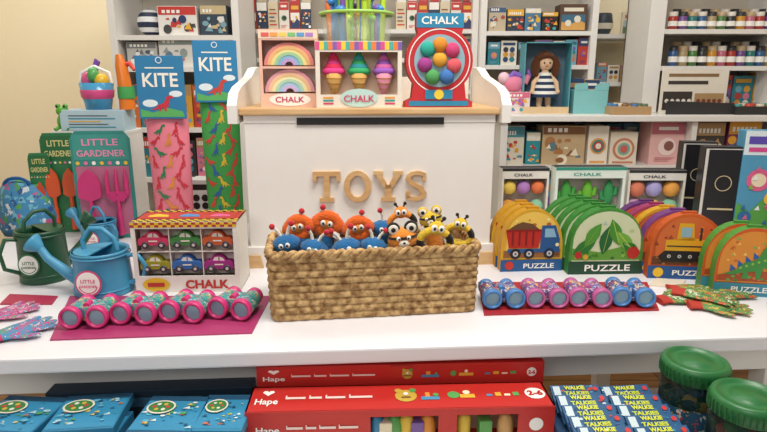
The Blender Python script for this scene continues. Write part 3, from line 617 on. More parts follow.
# ================= GLOVES =================
def glove(label,loc,rz,mat,cuff,sc=1,mir=1):
    t=thing('gardening_glove',label,'glove',loc,rz); t.scale=(sc*mir,sc,sc)
    m=MB(); m.T=Matrix.Translation((0,0,.009))@Matrix.Diagonal((1,1,.26,1))
    m.tube([(0,-.042,0),(0,-.03,0),(0,.0,0),(0,.022,0),(0,.034,0)],[.028,.032,.037,.037,.030],mat,n=18)
    for k,(fx,fl,an) in enumerate([(-.029,.040,20),(-.010,.052,7),(.010,.050,-5),(.028,.038,-18)]):
        a=R(an); m.tube([(fx*.85,.015,0),(fx-math.sin(a)*fl*.5,.03+math.cos(a)*fl*.5,0),(fx-math.sin(a)*fl*.95,.03+math.cos(a)*fl*.95,0),(fx-math.sin(a)*fl*1.08,.03+math.cos(a)*fl*1.08,0)],[.012,.0115,.0105,.005],mat,n=12)
    m.tube([(.018,-.022,0),(.046,-.002,0),(.060,.018,0),(.063,.026,0)],[.017,.0135,.011,.004],mat,n=12); m.build('hand',t)
    m=MB(); m.T=Matrix.Translation((0,0,.009))@Matrix.Diagonal((1,1,.3,1)); m.tube([(0,-.040,0),(0,-.056,0),(0,-.072,0)],[.0265,.026,.030],cuff,n=16); m.build('cuff',t); return t
ga=pat('#3f86b0',['#e0d4d0','#c83870','#a84880','#c83460','#5a9a60'],85,.46); gb=pat('#b04880',['#e0d4d0','#3a9ab0','#e090a8','#5a9a60'],85,.44)
gc=pat('#3a763e',['#c03426','#d8b048','#7ca858','#c86434','#d8d8c0'],85,.46); gd=pat('#548a4a',['#c03426','#d8b048','#2a5a38','#d07a3c'],85,.46)
p=on(18,334); glove('blue floral gardening glove lying in front at the left table end',(p.x,p.y,TZ),R(-35),ga,M('#b83464',.8),.85)
p=on(6,316); glove('pink floral gardening glove behind the blue floral one',(p.x,p.y,TZ),R(-30),gb,M('#b83464',.8),.8)
card('header_card','small red header card of the left floral gloves',[(0,305),(52,305),(58,297),(10,295)],'#a82648')
for i,(px,py,rz,mm,lb) in enumerate([(680,301,-80,gc,'green patterned glove nearest the blue binoculars'),(716,309,-100,gd,'lighter green patterned glove in front, right part of the pile'),(724,297,-70,gc,'green patterned glove at the back right of the pile'),(690,291,-95,gd,'lighter green patterned glove at the back left of the pile'),(700,303,-120,gc,'green patterned glove in the middle of the pile')]):
    p=on(px,py); glove(lb,(p.x,p.y,TZ+(.012 if i==4 else 0)),R(rz),mm,M('#b03426',.8),.82 if i!=3 else .7,1 if i%2 else -1)
card('header_card','cream header card of the green gloves',[(648,286),(680,289),(686,281),(656,279)],'#e0d4c0')
# ================= PUZZLE TINS =================
def dome(w,h):
    pts=[(-w/2,0),(w/2,0),(w/2,h*.3)]
    for i in range(1,16): a=PI*i/16; pts.append((w/2*math.cos(a),h*.3+h*.7*math.sin(a)**.8))
    pts.append((-w/2,h*.3)); return pts
def tin(label,x,Y,w,h,face,side,draw,rz=0,group=None,d=.03):
    t=thing('puzzle_box',label,'puzzle',(x,Y,TZ),rz,group); m=MB(); o=dome(w,h)
    m.prism(o,0,d,M(face),M(side)); draw(m,w,h); m.build('box',t)
    MB().prism([(-w*.1,h*.985),(w*.1,h*.985),(w*.1,h*1.0+.004),(-w*.1,h+.004)],d*.3,d*.7,M(side)).build('closure_tab',t)
def wheels(m,xs,z,r,y=-.003):
    for x in xs: m.disc(x,z,r,y,M('#242424')); m.disc(x,z,r*.5,y-.0005,M('#c8c8c8')); m.disc(x,z,r*.22,y-.001,M('#555555'))
def inner(m,w,h,y,mat,k=.92,z0=.2): m.flat([(a*k,h*z0+b*(1-z0)*.94) if b>0 else (a*k,h*z0) for a,b in dome(w,h)],y,mat)
def scat(m,w,h,y,cols,seed,n=14,z=(.5,.85),s=(.015,.04)):
    rg=random.Random(seed)
    for k in range(n):
        cz=rg.uniform(*z); cx=rg.uniform(-.42,.42)*(1-max(0,cz-.55)*1.2); q=w*rg.uniform(*s); c=M(rg.choice(cols))
        if k%2: m.disc(w*cx,h*cz,q,y-.00002*k,c,q*.7,n=10)
        else: m.flat([(w*cx-q,h*cz-q*.8),(w*cx+q,h*cz-q*.8),(w*cx,h*cz+q)],y-.00002*k,c)
def d_truck(m,w,h):
    y=-.001; inner(m,w,h,y,M('#d8a838')); inner(m,w,h,y-.0002,M('#ecc85a'),.84,.26); scat(m,w,h,y-.0003,['#f6e8b0','#c88a30','#8aa858','#b86a30'],1); m.flat([(-w*.46,h*.22),(w*.46,h*.22),(w*.46,h*.36),(-w*.46,h*.34)],y-.0004,M('#8f6030')); scat(m,w,h,y-.0008,['#6f4824','#b8864a','#a87038'],2,14,(.23,.33),(.01,.03))
    m.flat([(-w*.38,h*.38),(w*.1,h*.38),(w*.16,h*.68),(-w*.44,h*.68)],y-.0012,M('#b82c20')); m.flat([(w*.12,h*.34),(w*.44,h*.34),(w*.44,h*.52),(w*.36,h*.74),(w*.14,h*.74)],y-.0012,M('#24588f')); m.flat([(w*.19,h*.55),(w*.38,h*.55),(w*.33,h*.69),(w*.19,h*.69)],y-.002,M('#8ab8d0'))
    m.flat([(-w*.4,h*.68),(w*.1,h*.68),(-w*.02,h*.77),(-w*.18,h*.8),(-w*.3,h*.75)],y-.0014,M('#6a4a2e')); m.rect(-w*.4,w*.44,h*.31,h*.37,y-.002,M('#24588f')); m.disc(w*.4,h*.43,w*.03,y-.002,M('#f6e8b0')); m.rect(-w*.42,w*.13,h*.65,h*.68,y-.002,M('#8f1c14'))
    for k in range(4): m.rect(-w*.34+k*w*.11,-w*.31+k*w*.11,h*.42,h*.65,y-.002,M('#7f1c10'))
    wheels(m,[-w*.27,-w*.05,w*.28],h*.29,h*.085)
    m.rect(-w*.5,w*.5,0,h*.19,y-.001,M('#20588f')); m.text('PUZZLE',w*.12,h*.09,y-.002,PAPER,h=h*.08,w=w*.5); m.disc(-w*.36,h*.1,w*.07,y-.002,M('#c83424'))
def d_green(m,w,h):
    y=-.001; inner(m,w,h,y,M('#d0dcb4')); scat(m,w,h,y-.0002,['#b8cc90','#e8e4b0','#a8c4b0'],3,12)
    m.flat([(-w*.46,h*.22),(w*.46,h*.22),(w*.46,h*.36),(w*.2,h*.42),(-w*.1,h*.34),(-w*.46,h*.4)],y-.0004,M('#5f9e38')); scat(m,w,h,y-.0006,['#3f7e28','#8ab848','#2f6a30'],4,16,(.24,.36),(.015,.035))
    for k,(cx,cz,rr,a) in enumerate([(-.3,.42,.19,.6),(-.2,.6,.19,1.0),(-.02,.52,.2,1.4),(.1,.64,.19,1.9),(.24,.5,.19,2.3),(.33,.4,.15,2.6)]):
        L=[(w*(cx+rr*math.cos(a)*q-rr*.45*math.sin(a)*math.sin(PI*(q+1)/2)*sg),h*cz+w*(rr*math.sin(a)*q+rr*.45*math.cos(a)*math.sin(PI*(q+1)/2)*sg)) for sg,qs in ((1,[-1,-.6,-.2,.2,.6,1]),(-1,[.6,.2,-.2,-.6])) for q in qs]
        m.flat(L,y-.001-.0002*k,M(['#2a7a30','#4f9a34','#1c6432','#44902c','#6fae3c','#2a7a30'][k]))
        m.flat([(w*(cx-rr*.8*math.cos(a)),h*cz-w*rr*.8*math.sin(a)),(w*(cx+rr*.8*math.cos(a)),h*cz+w*rr*.8*math.sin(a)),(w*(cx+rr*.8*math.cos(a))+.0015,h*cz+w*rr*.8*math.sin(a)+.0015),(w*(cx-rr*.8*math.cos(a))+.0015,h*cz-w*rr*.8*math.sin(a)+.0015)],y-.0023,M('#b0d060'))
    m.disc(w*.36,h*.33,w*.085,y-.0025,M('#b82c24')); m.rect(w*.352,w*.366,h*.40,h*.47,y-.0025,M('#5a3a20')); m.disc(-w*.38,h*.3,w*.05,y-.0025,M('#b82c24')); m.disc(-w*.28,h*.27,w*.035,y-.0026,M('#d8a838'))
    m.rect(-w*.5,w*.5,0,h*.2,y-.001,M('#18452e')); m.text('PUZZLE',w*.03,h*.1,y-.002,PAPER,h=h*.1,w=w*.62)
def d_dozer(m,w,h):
    y=-.001; inner(m,w,h,y,M('#b84e22')); inner(m,w,h,y-.0002,M('#d06a34'),.84,.26); scat(m,w,h,y-.0003,['#e89848','#8f3c1c','#e8b860','#a04426'],5); m.flat([(-w*.46,h*.22),(w*.46,h*.22),(w*.46,h*.36),(w*.2,h*.32),(-w*.2,h*.38),(-w*.46,h*.34)],y-.0004,M('#643a20')); scat(m,w,h,y-.0008,['#8a5a34','#4a2a18','#a87044'],6,14,(.23,.33),(.01,.03))
    m.flat([(-w*.3,h*.42),(w*.24,h*.42),(w*.3,h*.6),(w*.05,h*.64),(-w*.3,h*.6)],y-.0012,M('#e0a824')); m.flat([(-w*.16,h*.6),(w*.08,h*.6),(w*.05,h*.86),(-w*.14,h*.86)],y-.0012,M('#e0a824')); m.rect(-w*.11,w*.03,h*.65,h*.8,y-.002,M('#90b4c0'))
    m.rect(w*.14,w*.17,h*.6,h*.8,y-.0015,M('#3a3432')); m.rect(-w*.28,w*.24,h*.5,h*.52,y-.0018,M('#3a3432'))
    m.flat([(w*.3,h*.26),(w*.46,h*.28),(w*.4,h*.4),(w*.4,h*.56),(w*.32,h*.56)],y-.002,M('#7a7f84')); m.flat([(-w*.34,h*.27),(w*.26,h*.27),(w*.3,h*.35),(w*.24,h*.44),(-w*.3,h*.44),(-w*.38,h*.36)],y-.0017,M('#242222')); wheels(m,[-w*.24,-w*.1,w*.04,w*.18],h*.355,h*.055)
    m.rect(-w*.5,w*.5,0,h*.2,y-.001,M('#245692')); m.text('PUZZLE',w*.08,h*.1,y-.002,PAPER,h=h*.08,w=w*.5); m.disc(-w*.36,h*.1,w*.07,y-.002,M('#f0c030'))
DINO=[(-.5,.1),(-.28,.22),(-.14,.42),(.06,.5),(.16,.78),(.24,.95),(.42,.98),(.5,.88),(.46,.8),(.3,.76),(.3,.5),(.24,.36),(.32,.3),(.24,.28),(.2,.32),(.16,.04),(.22,0),(.08,0),(.06,.2),(-.06,.18),(-.06,.02),(-.02,0),(-.16,0),(-.14,.16),(-.3,.1)]
def d_dino(m,w,h):
    y=-.001; inner(m,w,h,y,M('#d88a34')); scat(m,w,h,y-.0002,['#e8b860','#c86428','#7aa850','#f0c878'],7,18); m.flat([(-w*.46,h*.22),(w*.46,h*.22),(w*.46,h*.34),(0,h*.4),(-w*.46,h*.3)],y-.0004,M('#a84a24')); scat(m,w,h,y-.0008,['#3f7e34','#c87a3a','#6a9a40'],8,14,(.23,.34),(.015,.035))
    m.flat([(a*w*.8,h*.26+b*h*.56) for a,b in DINO],y-.0015,M('#3f8a40')); m.disc(w*.33,h*.77,w*.015,y-.002,BLACK)
    for k in range(5): m.disc(w*(-.16+.08*k),h*(.42+.03*k),w*.02,y-.002,M('#8ab848'),n=10)
    for k in range(4): m.flat([(w*(-.3+.1*k),h*(.36+.06*k)),(w*(-.22+.1*k),h*(.4+.06*k)),(w*(-.3+.1*k),h*(.47+.06*k))],y-.0012,M('#245aa0'))
    m.rect(-w*.5,w*.5,0,h*.19,y-.001,M('#37889e')); m.text('PUZZLE',0,h*.1,y-.002,PAPER,h=h*.08,w=w*.5)
x,Y,w,h=fit(501,564,209,271)
for i in range(3): tin(['yellow round-topped puzzle box with a red and blue dump truck, front one','yellow truck puzzle box, second behind the front one','yellow truck puzzle box at the back of its row'][i],x-.006*i,Y+.04*i,w,h,'#d8a828','#c08a1a',d_truck,R(4),'dump truck puzzle boxes')
x,Y,w,h=fit(568,643,208,274)
for i in range(5): tin(f'green round-topped puzzle box, {ORD[i]} from the front of its row',x-.009*i+.004,Y+.036*i,w,h,'#469238','#2f7a2e',d_green,R(2),'green puzzle boxes')
x,Y,w,h=fit(650,722,214,279)
for i in range(5): tin(f'round-topped bulldozer puzzle box, {ORD[i]} from the front of its row',x-.011*i+.004,Y+.036*i,w,h,['#cc6024','#7f4484','#d49c24','#a43a64','#6a3074'][i],['#bc5420','#6c3474','#c4921a','#942e5c','#5c2a68'][i],d_dozer,R(-6),'bulldozer puzzle boxes')
x,Y,w,h=fit(719,786,228,296)
for i in range(2): tin(['orange puzzle box with a green dinosaur at the right table end, front one','dinosaur puzzle box standing behind the front one'][i],x-.008*i,Y+.04*i,w,h,'#d05a24','#468832',d_dino,R(-10),'dinosaur puzzle boxes')
# ================= CHALK BOXES right row =================
def chalkset(label,l,r,tp,bb,body,head,cols,nx,nz,shape,rz=0):
    x,Y,w,h=fit(l,r,tp,bb); t=thing('chalk_box',label,'chalk set',(x,Y,TZ),rz)
    win=[(-w*.46,w*.46,h*.16,h*.82)]; m=case(w,h,.05,M(body),t,win,M('#2a282c'),M('#c8beb4')); m.rect(-w/2,w/2,h*.95,h,-.003,M(head)); m.text('CHALK',-w*.05,h*.885,-.004,M(head),h=h*.05,w=w*.4); m.rect(-w*.4,-w*.05,h*.05,h*.11,-.003,M(head)); m.disc(w*.3,h*.08,w*.07,-.003,M(cols[0])); m.build('carton',t)
    for i in range(nx):
        for j in range(nz):
            cx=-w*.46+w*.92*(i+.5)/nx; cz=h*.16+h*.66*(j+.5)/nz; rr_=min(w*.92/nx,h*.66/nz)*.49; c_=M(cols[(i+j*nx)%len(cols)],.9)
            if shape=='ball': MB().ell((cx,.022,cz),rr_,c_,nu=14,nv=8).build('chalk_piece',t)
            else:
                zz=cz-rr_*.2; m=MB(); m.lathe([(.0005,-rr_*1.4),(rr_*.6,-rr_*1.4),(rr_*.8,-rr_*.7),(.0005,-rr_*.7)],M('#c87c44',.9) if i%2 else M('#d0487e',.9),c=(cx,.022,zz),n=12); pc=m.build('chalk_pot',t); m=MB()
                m.ell((cx,.022,zz+rr_*.55),(rr_*.5,rr_*.4,rr_*1.35),c_,nu=12,nv=9)
                for s in (-1,1): m.tube([(cx,.022,zz+rr_*(.2+.2*s)),(cx+s*rr_*.68,.022,zz+rr_*(.3+.2*s)),(cx+s*rr_*.72,.022,zz+rr_*(1.0+.2*s))],[rr_*.22,rr_*.24,rr_*.2],c_,n=10)
                m.build('chalk_cactus',pc)
chalkset('white box of six round chalk balls, left one beside the chest',501,548,168,226,'#e4ded4','#26242a',['#e0a050','#d05a80','#8ac0a0','#e8c860','#b080c0','#e07a50'],3,2,'ball',R(3))
chalkset('white chalk box with green cactus shapes behind the green puzzles',554,624,167,228,'#dce6dc','#2f8f78',['#4a9a48','#6ab03c','#3f8f58'],3,1,'plant',R(1))
chalkset('white box of pastel chalk balls beside the black boxes',627,683,170,226,'#e0dcd2','#2a282c',['#c8a0c0','#e8c860','#8ac0a0','#d07a60','#a8a0d0','#e0a050'],3,2,'ball',R(-2))
for i,(l,r,tp,bb,lb) in enumerate([(702,742,147,236,'tall black game box in front, left of the blue and pink book'),(680,712,142,222,'tall black game box behind the front one')]):
    x,Y,w,h=fit(l,r,tp,bb); t=thing('game_box',lb,'game box',(x,Y,TZ),R(-8)); m=MB(); m.box(-w/2,w/2,0,.05,0,h,M('#1f1d21',.35),.002); m.rect(-w*.46,w*.46,h*.97,h*.98,-.001,M('#d8d4cc')); m.rect(-w*.3,w*.3,h*.3,h*.32,-.001,M('#c8b890')); m.arc(0,h*.6,w*.18,w*.2,0,2*PI,-.001,M('#c8b890')); m.build('carton',t)
    MB().rect(-w*.49,-w*.42,h*.02,h*.98,-.0015,M('#d0ccc4')).build('spine_label',t)
x,Y,w,h=fit(741,784,131,238)
t=thing('activity_book','tall blue book box with pink and green graphics at right edge','book',(x,Y,TZ),R(-10)); m=MB(); m.box(-w/2,w/2,0,.06,0,h,M('#4f96b8'),.002)
m.rect(-w/2,w/2,h*.78,h,-.001,M('#d8e4e8')); m.rect(-w*.42,w*.3,h*.88,h*.95,-.002,M('#5a48a8')); m.rect(-w*.4,w*.2,h*.81,h*.85,-.002,M('#d04a8a'))
m.flat([(-w/2,0),(w/2,0),(w/2,h*.3),(w*.1,h*.4),(-w*.2,h*.25),(-w/2,h*.34)],-.0015,M('#58a048')); m.disc(-w*.1,h*.55,w*.26,-.002,M('#d8608a'),n=20); m.disc(-w*.1,h*.55,w*.16,-.0025,M('#e8d8b8'),n=20); m.disc(w*.22,h*.38,w*.16,-.003,M('#e8b848'),n=16); m.disc(-w*.3,h*.2,w*.15,-.003,M('#2a6a98'),n=16)
rg=random.Random(9)
for k in range(16): a=rg.uniform(-.4,.35)*w; b=rg.uniform(.05,.7)*h; s=w*.06; m.flat([(a-s,b-s),(a+s,b-s),(a+s*.4,b+s)],-.0035-.0001*k,M(rg.choice(['#d8608a','#e4ecec','#7ab03c','#2a6a98','#e8c860'])))
m.build('cover',t)
# ================= KITES =================
def kite(l,r,tp,cb,Y,label,basec,cols,hc,rz,seed):
    x,w,hh,_=fitY(l,r,tp,cb,Y,TZ); z1=at((l+r)/2,cb,Y).z-TZ; top=at((l+r)/2,tp,Y).z-TZ
    t=thing('kite_package',label,'kite',(x,Y,TZ),rz); w2=w*.92; G=M(basec,.75,bump=.3)
    m=MB(); m.lathe([(.0005,0),(w2*.40,0),(w2*.46,.02),(w2*.48,z1*.5),(w2*.5,z1-.004),(w2*.44,z1+.002)],G,sy=.42)
    a=w2*.515; b_=a*.42; rg=random.Random(seed); z=.03; k=0
    while z<z1-.03:
        for cu in ((-.6,.05,.65) if k%2 else (-.3,.4)):
            s=.036; ro=rg.uniform(-.5,.5); fl=rg.choice((-1,1)); P=[]
            for px_,pz_ in DINO:
                qx=fl*px_*s; qz=(pz_-.45)*s; u=cu*a*1.05+qx*math.cos(ro)-qz*math.sin(ro); ph=max(-1.5,min(1.5,u/a)); P.append((a*math.sin(ph),-b_*math.cos(ph),z+qx*math.sin(ro)+qz*math.cos(ro)))
            m.add(P,[list(range(len(P)))],M(cols[(k*2+int(cu*10))%len(cols)],.7))
        z+=.032; k+=1
    m.build('fabric_sleeve',t)
    m=MB(); yb=-w2*.24; m.box(-w/2,w/2,yb-.004,yb,z1-.02,top,M(hc),.0015)
    y=yb-.0045; H=top-z1+.02; zb=z1-.02
    m.text('KITE',0,zb+H*.62,y-.0008,M('#f4f2e6'),h=H*.22,w=w*.74); m.rect(-w*.3,w*.3,zb+H*.8,zb+H*.82,y,M('#f4f2e6'))
    m.disc(-w*.25,zb+H*.25,w*.16,y,M('#e4f0f4'),H*.06); m.disc(w*.3,zb+H*.4,w*.14,y,M('#e4f0f4'),H*.05)
    m.flat([(-w*.46,zb+H*.03),(w*.46,zb+H*.03),(w*.42,zb+H*.12),(w*.1,zb+H*.18),(-w*.2,zb+H*.1),(-w*.46,zb+H*.16)],y-.0003,M('#5ab060')); m.flat([(w*(a_*.5),zb+H*(.12+b2*.26)) for a_,b2 in DINO],y-.0006,M(cols[0]))
    m.arc(0,zb+H*.93,w*.05,w*.07,0,2*PI,y-.001,M('#d8e8f0')); m.build('header_card',t)
kite(141,187,56,111,1.72,'pink patterned kite sleeve with blue card, left of the green one','#e07a8c',['#c8303e','#2f7a4e','#d8883a','#2f5f8a'],'#2a7cac',R(4),1)
kite(196,238,41,95,1.76,'green patterned kite sleeve with blue card, beside the toy chest','#3f9a48',['#c84438','#2f5f9a','#d8b838','#1f6a34'],'#2780b2',R(8),2)
# ================= RACE CAR CHALK BOX =================
x,Y,w,h=fit(134,238,222,292)
t=thing('car_chalk_box','race car chalk box with checkered top and six car-shaped chalks','chalk set',(x,Y,TZ),R(2))
win=[(-w*.46,w*.46,h*.24,h*.91)]; D=.12
m=case(w,h,D,M('#e6e2d8'),t,win,M('#b83a30')); m.T=TOP(h)
for i in range(26):
    for j in range(3): m.rect(-w/2+w*i/26,-w/2+w*(i+1)/26,D*j/14,D*(j+1)/14,-.0008,M('#e0ba30') if (i+j)%2 else M('#2a2426'))
    for j in range(2): m.rect(-w/2+w*i/26,-w/2+w*(i+1)/26,D*(j+12)/14,D*(j+13)/14,-.0008,M('#e0ba30') if (i+j)%2 else M('#2a2426'))
m.rect(-w*.45,w*.45,D*.26,D*.8,-.0008,M('#b83a30'))
for k in range(3): m.flat([(w*(-.3+.3*k-.1),D*.4),(w*(-.3+.3*k+.1),D*.4),(w*(-.3+.3*k+.08),D*.56),(w*(-.3+.3*k-.04),D*.66),(w*(-.3+.3*k-.1),D*.54)],-.0014,M(['#e0ba30','#4a8ac0','#d8608a'][k]))
m.T=Matrix()
for i in range(26):
    for j in range(2): m.rect(-w/2+w*i/26,-w/2+w*(i+1)/26,h*.93+h*.035*j,h*.93+h*.035*(j+1),-.003,M('#e0ba30') if (i+j)%2 else M('#a83028'))
m.disc(-w*.3,h*.12,w*.13,-.004,M('#e0ba30'),h*.1); m.rect(-w*.38,-w*.22,h*.09,h*.15,-.005,M('#b83a30')); m.text('CHALK',w*.19,h*.12,-.004,M('#b83a30'),h=h*.13,w=w*.42,bold=.04)
m.build('carton',t)
m=MB(); m.box(-w*.46,w*.46,.028,.03,h*.22,h*.92,M('#cfc4ba'))
for q in (-.153,.153): m.box(w*q-.001,w*q+.001,.004,.029,h*.24,h*.91,M('#e4dcd2'))
m.box(-w*.46,w*.46,.004,.029,h*.57,h*.58,M('#e4dcd2')); m.build('inner_tray',t)
cc6=[['#9a9434','#3f6cac','#a03a80'],['#cc4464','#4a8448','#c8603a']]
for i in range(3):
    for j in range(2):
        cx=(i-1)*w*.305; cz=h*(.395 if j==0 else .735); a=w*.138; m=MB(); c_=M(cc6[j][i],.9)
        low_=[(-a,-a*.34),(a,-a*.34),(a*1.04,-a*.12),(a*1.0,a*.08),(a*.8,a*.2),(-a*.8,a*.24),(-a*1.0,a*.14),(-a*1.05,-a*.1)]
        cab=[(-a*.66,a*.2),(a*.52,a*.18),(a*.4,a*.4),(a*.2,a*.56),(-a*.1,a*.62),(-a*.38,a*.56),(-a*.58,a*.38)]
        m.prism([(cx+p,cz+q) for p,q in low_],.004,.027,c_); m.prism([(cx+p,cz+q) for p,q in cab],.008,.025,c_); cb=m.build('car_chalk',t)
        m=MB(); m.flat([(cx-a*.44,cz+a*.22),(cx-a*.04,cz+a*.22),(cx-a*.04,cz+a*.52),(cx-a*.3,cz+a*.46)],.007,M('#e4dcd0')); m.flat([(cx+a*.04,cz+a*.22),(cx+a*.4,cz+a*.2),(cx+a*.28,cz+a*.4),(cx+a*.04,cz+a*.52)],.007,M('#e4dcd0')); m.build('car_window',cb)
        MB().rect(cx-a*.3,cx+a*.3,cz-a*.08,cz+a*.02,.003,M('#e4dcd0')).build('side_stripe',cb)
        for s in (-.56,.56):
            m=MB(); m.T=Matrix.Translation((cx+s*a,.003,cz-a*.32))@Matrix.Rotation(R(90),4,'X'); m.lathe([(a*.25,-.006),(a*.25,.001),(a*.18,.002),(.0005,.002)],M('#3a3640'),n=16); m.lathe([(a*.11,.0025),(.0005,.0028)],M('#c8c4bc'),n=12); m.build('wheel',cb)
# ================= WATERING CANS =================
def can(label,x,Y,r,h,col,spout,rz,tagc,sh=.96):
    t=thing('watering_can',label,'watering can',(x,Y,TZ),rz); G=M(col,.4,var=.06)
    m=MB(); m.lathe([(.0005,.002),(r*.95,0),(r,.004),(r*.98,.010),(r*.95,h*.5),(r*.92,h*.92),(r*.96,h*.95),(r*.96,h),(r*.88,h),(r*.86,h*.9),(r*.86,.01)],G,n=32); m.build('can_body',t)
    m=MB(); m.prism([(r*.93*math.cos(a),r*.93*math.sin(a)) for a in [PI/2+PI*i/14 for i in range(15)]],0,.003,G)
    for i in range(len(m.v)): a=m.v[i]; m.v[i]=(a[0],a[2],h+a[1]*-1)
    m.build('half_cover',t)
    m=MB(); m.tube([(-r*.85,0,h*.22),(-r*1.35,0,h*.42),(-r*2.0,0,h*.72*sh/.96),(-r*spout,0,h*sh)],[r*.24,r*.2,r*.15,r*.14],G,n=12); so=m.build('spout',t)
    m=MB(); m.T=Matrix.Translation((-r*spout,0,h*sh))@Matrix.Rotation(R(-55),4,'Y'); m.lathe([(r*.14,-.004),(r*.34,.018),(r*.36,.024),(.0005,.028)],G); m.build('sprinkler_rose',so)
    m=MB(); m.tube([(-r*.6,0,h),(-r*.62,0,h+r*.35),(-r*.3,0,h+r*.75),(r*.15,0,h+r*.75),(r*.55,0,h+r*.4),(r*.62,0,h*.99)],r*.085,G,n=8); m.build('top_handle',t)
    m=MB(); m.tube([(r*.9,0,h*.86),(r*1.35,0,h*.9),(r*1.6,0,h*.65),(r*1.5,0,h*.35),(r*.92,0,h*.2)],r*.085,G,n=8); m.build('rear_handle',t)
    for zz in (.12,.88): m=MB(); m.lathe([(r*.965,h*zz),(r*1.0,h*(zz+.015)),(r*1.0,h*(zz+.03)),(r*.965,h*(zz+.045))],G); m.build('rim_band',t)
    tg=MB(); tg.disc(0,0,r*.46,0,M(tagc),n=28); tg.disc(0,0,r*.40,-.001,PAPER,n=28); tg.text('LITTLE',0,r*.08,-.002,M(tagc),w=r*.5); tg.text('GARDENER',0,-r*.1,-.002,M(tagc),w=r*.62); tg.arc(0,0,r*.32,r*.35,R(200),R(340),-.002,M(tagc))
    o=tg.build('round_tag',t,(0,0,0)); a=-rz; o.location=(r*1.08*math.sin(a),-r*1.08*math.cos(a),h*.42); o.rotation_euler=(R(-4),0,a)
x,Y,w,h=fit(64,122,251,299); can('light blue metal watering can in front with pink round tag, left table end',x-.004,Y+w/2-.012,w/2,h*.9,'#4597bc',2.25,R(-4),'#d84a7c',1.0)
x,Y,w,h=fit(0,50,238,292); can('dark green metal watering can at the left edge',x-.014,Y+w/2+.04,w/2,h*.98,'#1f4f34',1.8,R(-130),'#3a7a50')
x,Y,w,h=fit(72,112,226,254); can('small blue watering can standing behind the light blue one',x-.02,Y+w/2+.03,w/2*.9,h*.95,'#3a86ac',2.2,R(-30),'#d84a7c')
x,Y,w,h=fit(-14,44,186,240)
t=thing('patterned_bag','soft round bag printed with blue, green and pink patches, far left','bag',(x-.01,Y+.08,TZ)); m=MB(); G=pat('#3a80ac',['#ccd4d8','#4f9850','#b85080','#2a5288','#6ab0c4'],45,.45); n=36; v=[];f=[]
pr=[(.02,0),(.42,.0),(.5,.15),(.53,.4),(.5,.65),(.42,.85),(.36,.97),(.34,1.0),(.30,.95)]
for j,(r_,z_) in enumerate(pr):
    for i in range(n): a=2*PI*i/n; q=1+.05*math.sin(5*a+j)+.03*math.sin(9*a-j*1.7); v.append((w*r_*q*math.cos(a),w*r_*q*.7*math.sin(a),h*z_*(1+.03*math.sin(3*a))))
for j in range(len(pr)-1):
    for i in range(n): k=(i+1)%n; f.append((j*n+i,j*n+k,(j+1)*n+k,(j+1)*n+i))
m.add(v,f,G,True); m.build('bag_body',t)
m=MB(); m.tube([(w*.22*math.cos(a),-w*.2,h*.97+h*.13*math.sin(a)) for a in [PI*i/12 for i in range(13)]],.005,M('#2a5a90',.9),n=8); m.build('bag_handle',t)
# ================= GARDEN TOOL CARDS =================
def gardenset(label,l,r,tp,bb,basec,tools,txtc,rz=0,z0=0,patch=None):
    x,Y,w,h=fit(l,r,tp,bb); t=thing('garden_tool_set',label,'garden tools',(x,Y,TZ),rz)
    m=MB(); pts=[(-w/2,0),(w/2,0),(w/2,h*.93),(w*.4,h),(-w*.4,h),(-w/2,h*.93)]; m.prism(pts,0,.003,M(basec)); y=-.001
    m.rect(-w*.46,w*.46,h*.74,h*.97,y,M(txtc[0])); m.text('LITTLE',0,h*.90,y-.001,M(txtc[1]),h=h*.06,w=w*.6); m.text('GARDENER',0,h*.80,y-.001,M(txtc[1]),h=h*.06,w=w*.8)
    if patch: m.rect(-w*.44,w*.44,h*.04,h*.68,y-.0003,M(patch))
    for k in range(7): m.disc(-w*.4+w*.8*k/6,h*.71,w*.035,y-.001,M(['#e8c040','#e07aa0','#f4f0e8'][k%3]),n=10)
    m.build('backing_card',t)
    for k,(kind,c) in enumerate(tools):
        cx=(k-(len(tools)-1)/2)*w*.46; G=M(c,.4); m=MB(); q=z0*h
        m.tube([(cx,-.014,h*.04),(cx,-.014,h*.26+q)],[.009,.008],G); m.tube([(cx,-.014,h*.25+q),(cx,-.014,h*.38+q)],.006,G)
        hd=m.build('hand_tool',t); m=MB()
        if kind=='fork':
            m.prism([(cx-w*.19,h*.42+q),(cx-w*.1,h*.36+q),(cx+w*.1,h*.36+q),(cx+w*.19,h*.42+q),(cx+w*.19,h*.45+q),(cx-w*.19,h*.45+q)],-.018,-.011,G)
            for s in (-1,0,1): m.tube([(cx+s*w*.16,-.014,h*.43+q),(cx+s*w*.16,-.016,h*.56+q),(cx+s*w*.15,-.014,h*.66+q)],[.0065,.006,.0025],G)
            m.build('fork_head',hd)
        else:
            m.prism([(cx-w*.19,h*.40+q),(cx,h*.36+q),(cx+w*.19,h*.40+q),(cx+w*.19,h*.52+q),(cx+w*.13,h*.60+q),(cx,h*.66+q),(cx-w*.13,h*.60+q),(cx-w*.19,h*.52+q)],-.018,-.011,G); m.build('trowel_blade',hd)
gardenset('teal garden tool card with pink fork and trowel beside the pink kite',76,133,131,238,'#348a82',[('trowel','#c83474'),('fork','#c83474')],('#3f968c','#e890b4'),R(6),0,'#b86a88')
gardenset('green garden tool card with two orange trowels, behind the teal card',46,80,133,232,'#2a7444',[('trowel','#d8562c'),('trowel','#d8562c')],('#25663a','#d8d088'),R(8),.0)
gardenset('second green garden tool card at the far left of the tool cards',33,53,153,234,'#2e7a4a',[('trowel','#c84a28')],('#25663a','#d8d088'),R(8),.0)
RY2=1.88
x,w,h,_=fitY(58,134,131,245,RY2,TZ)
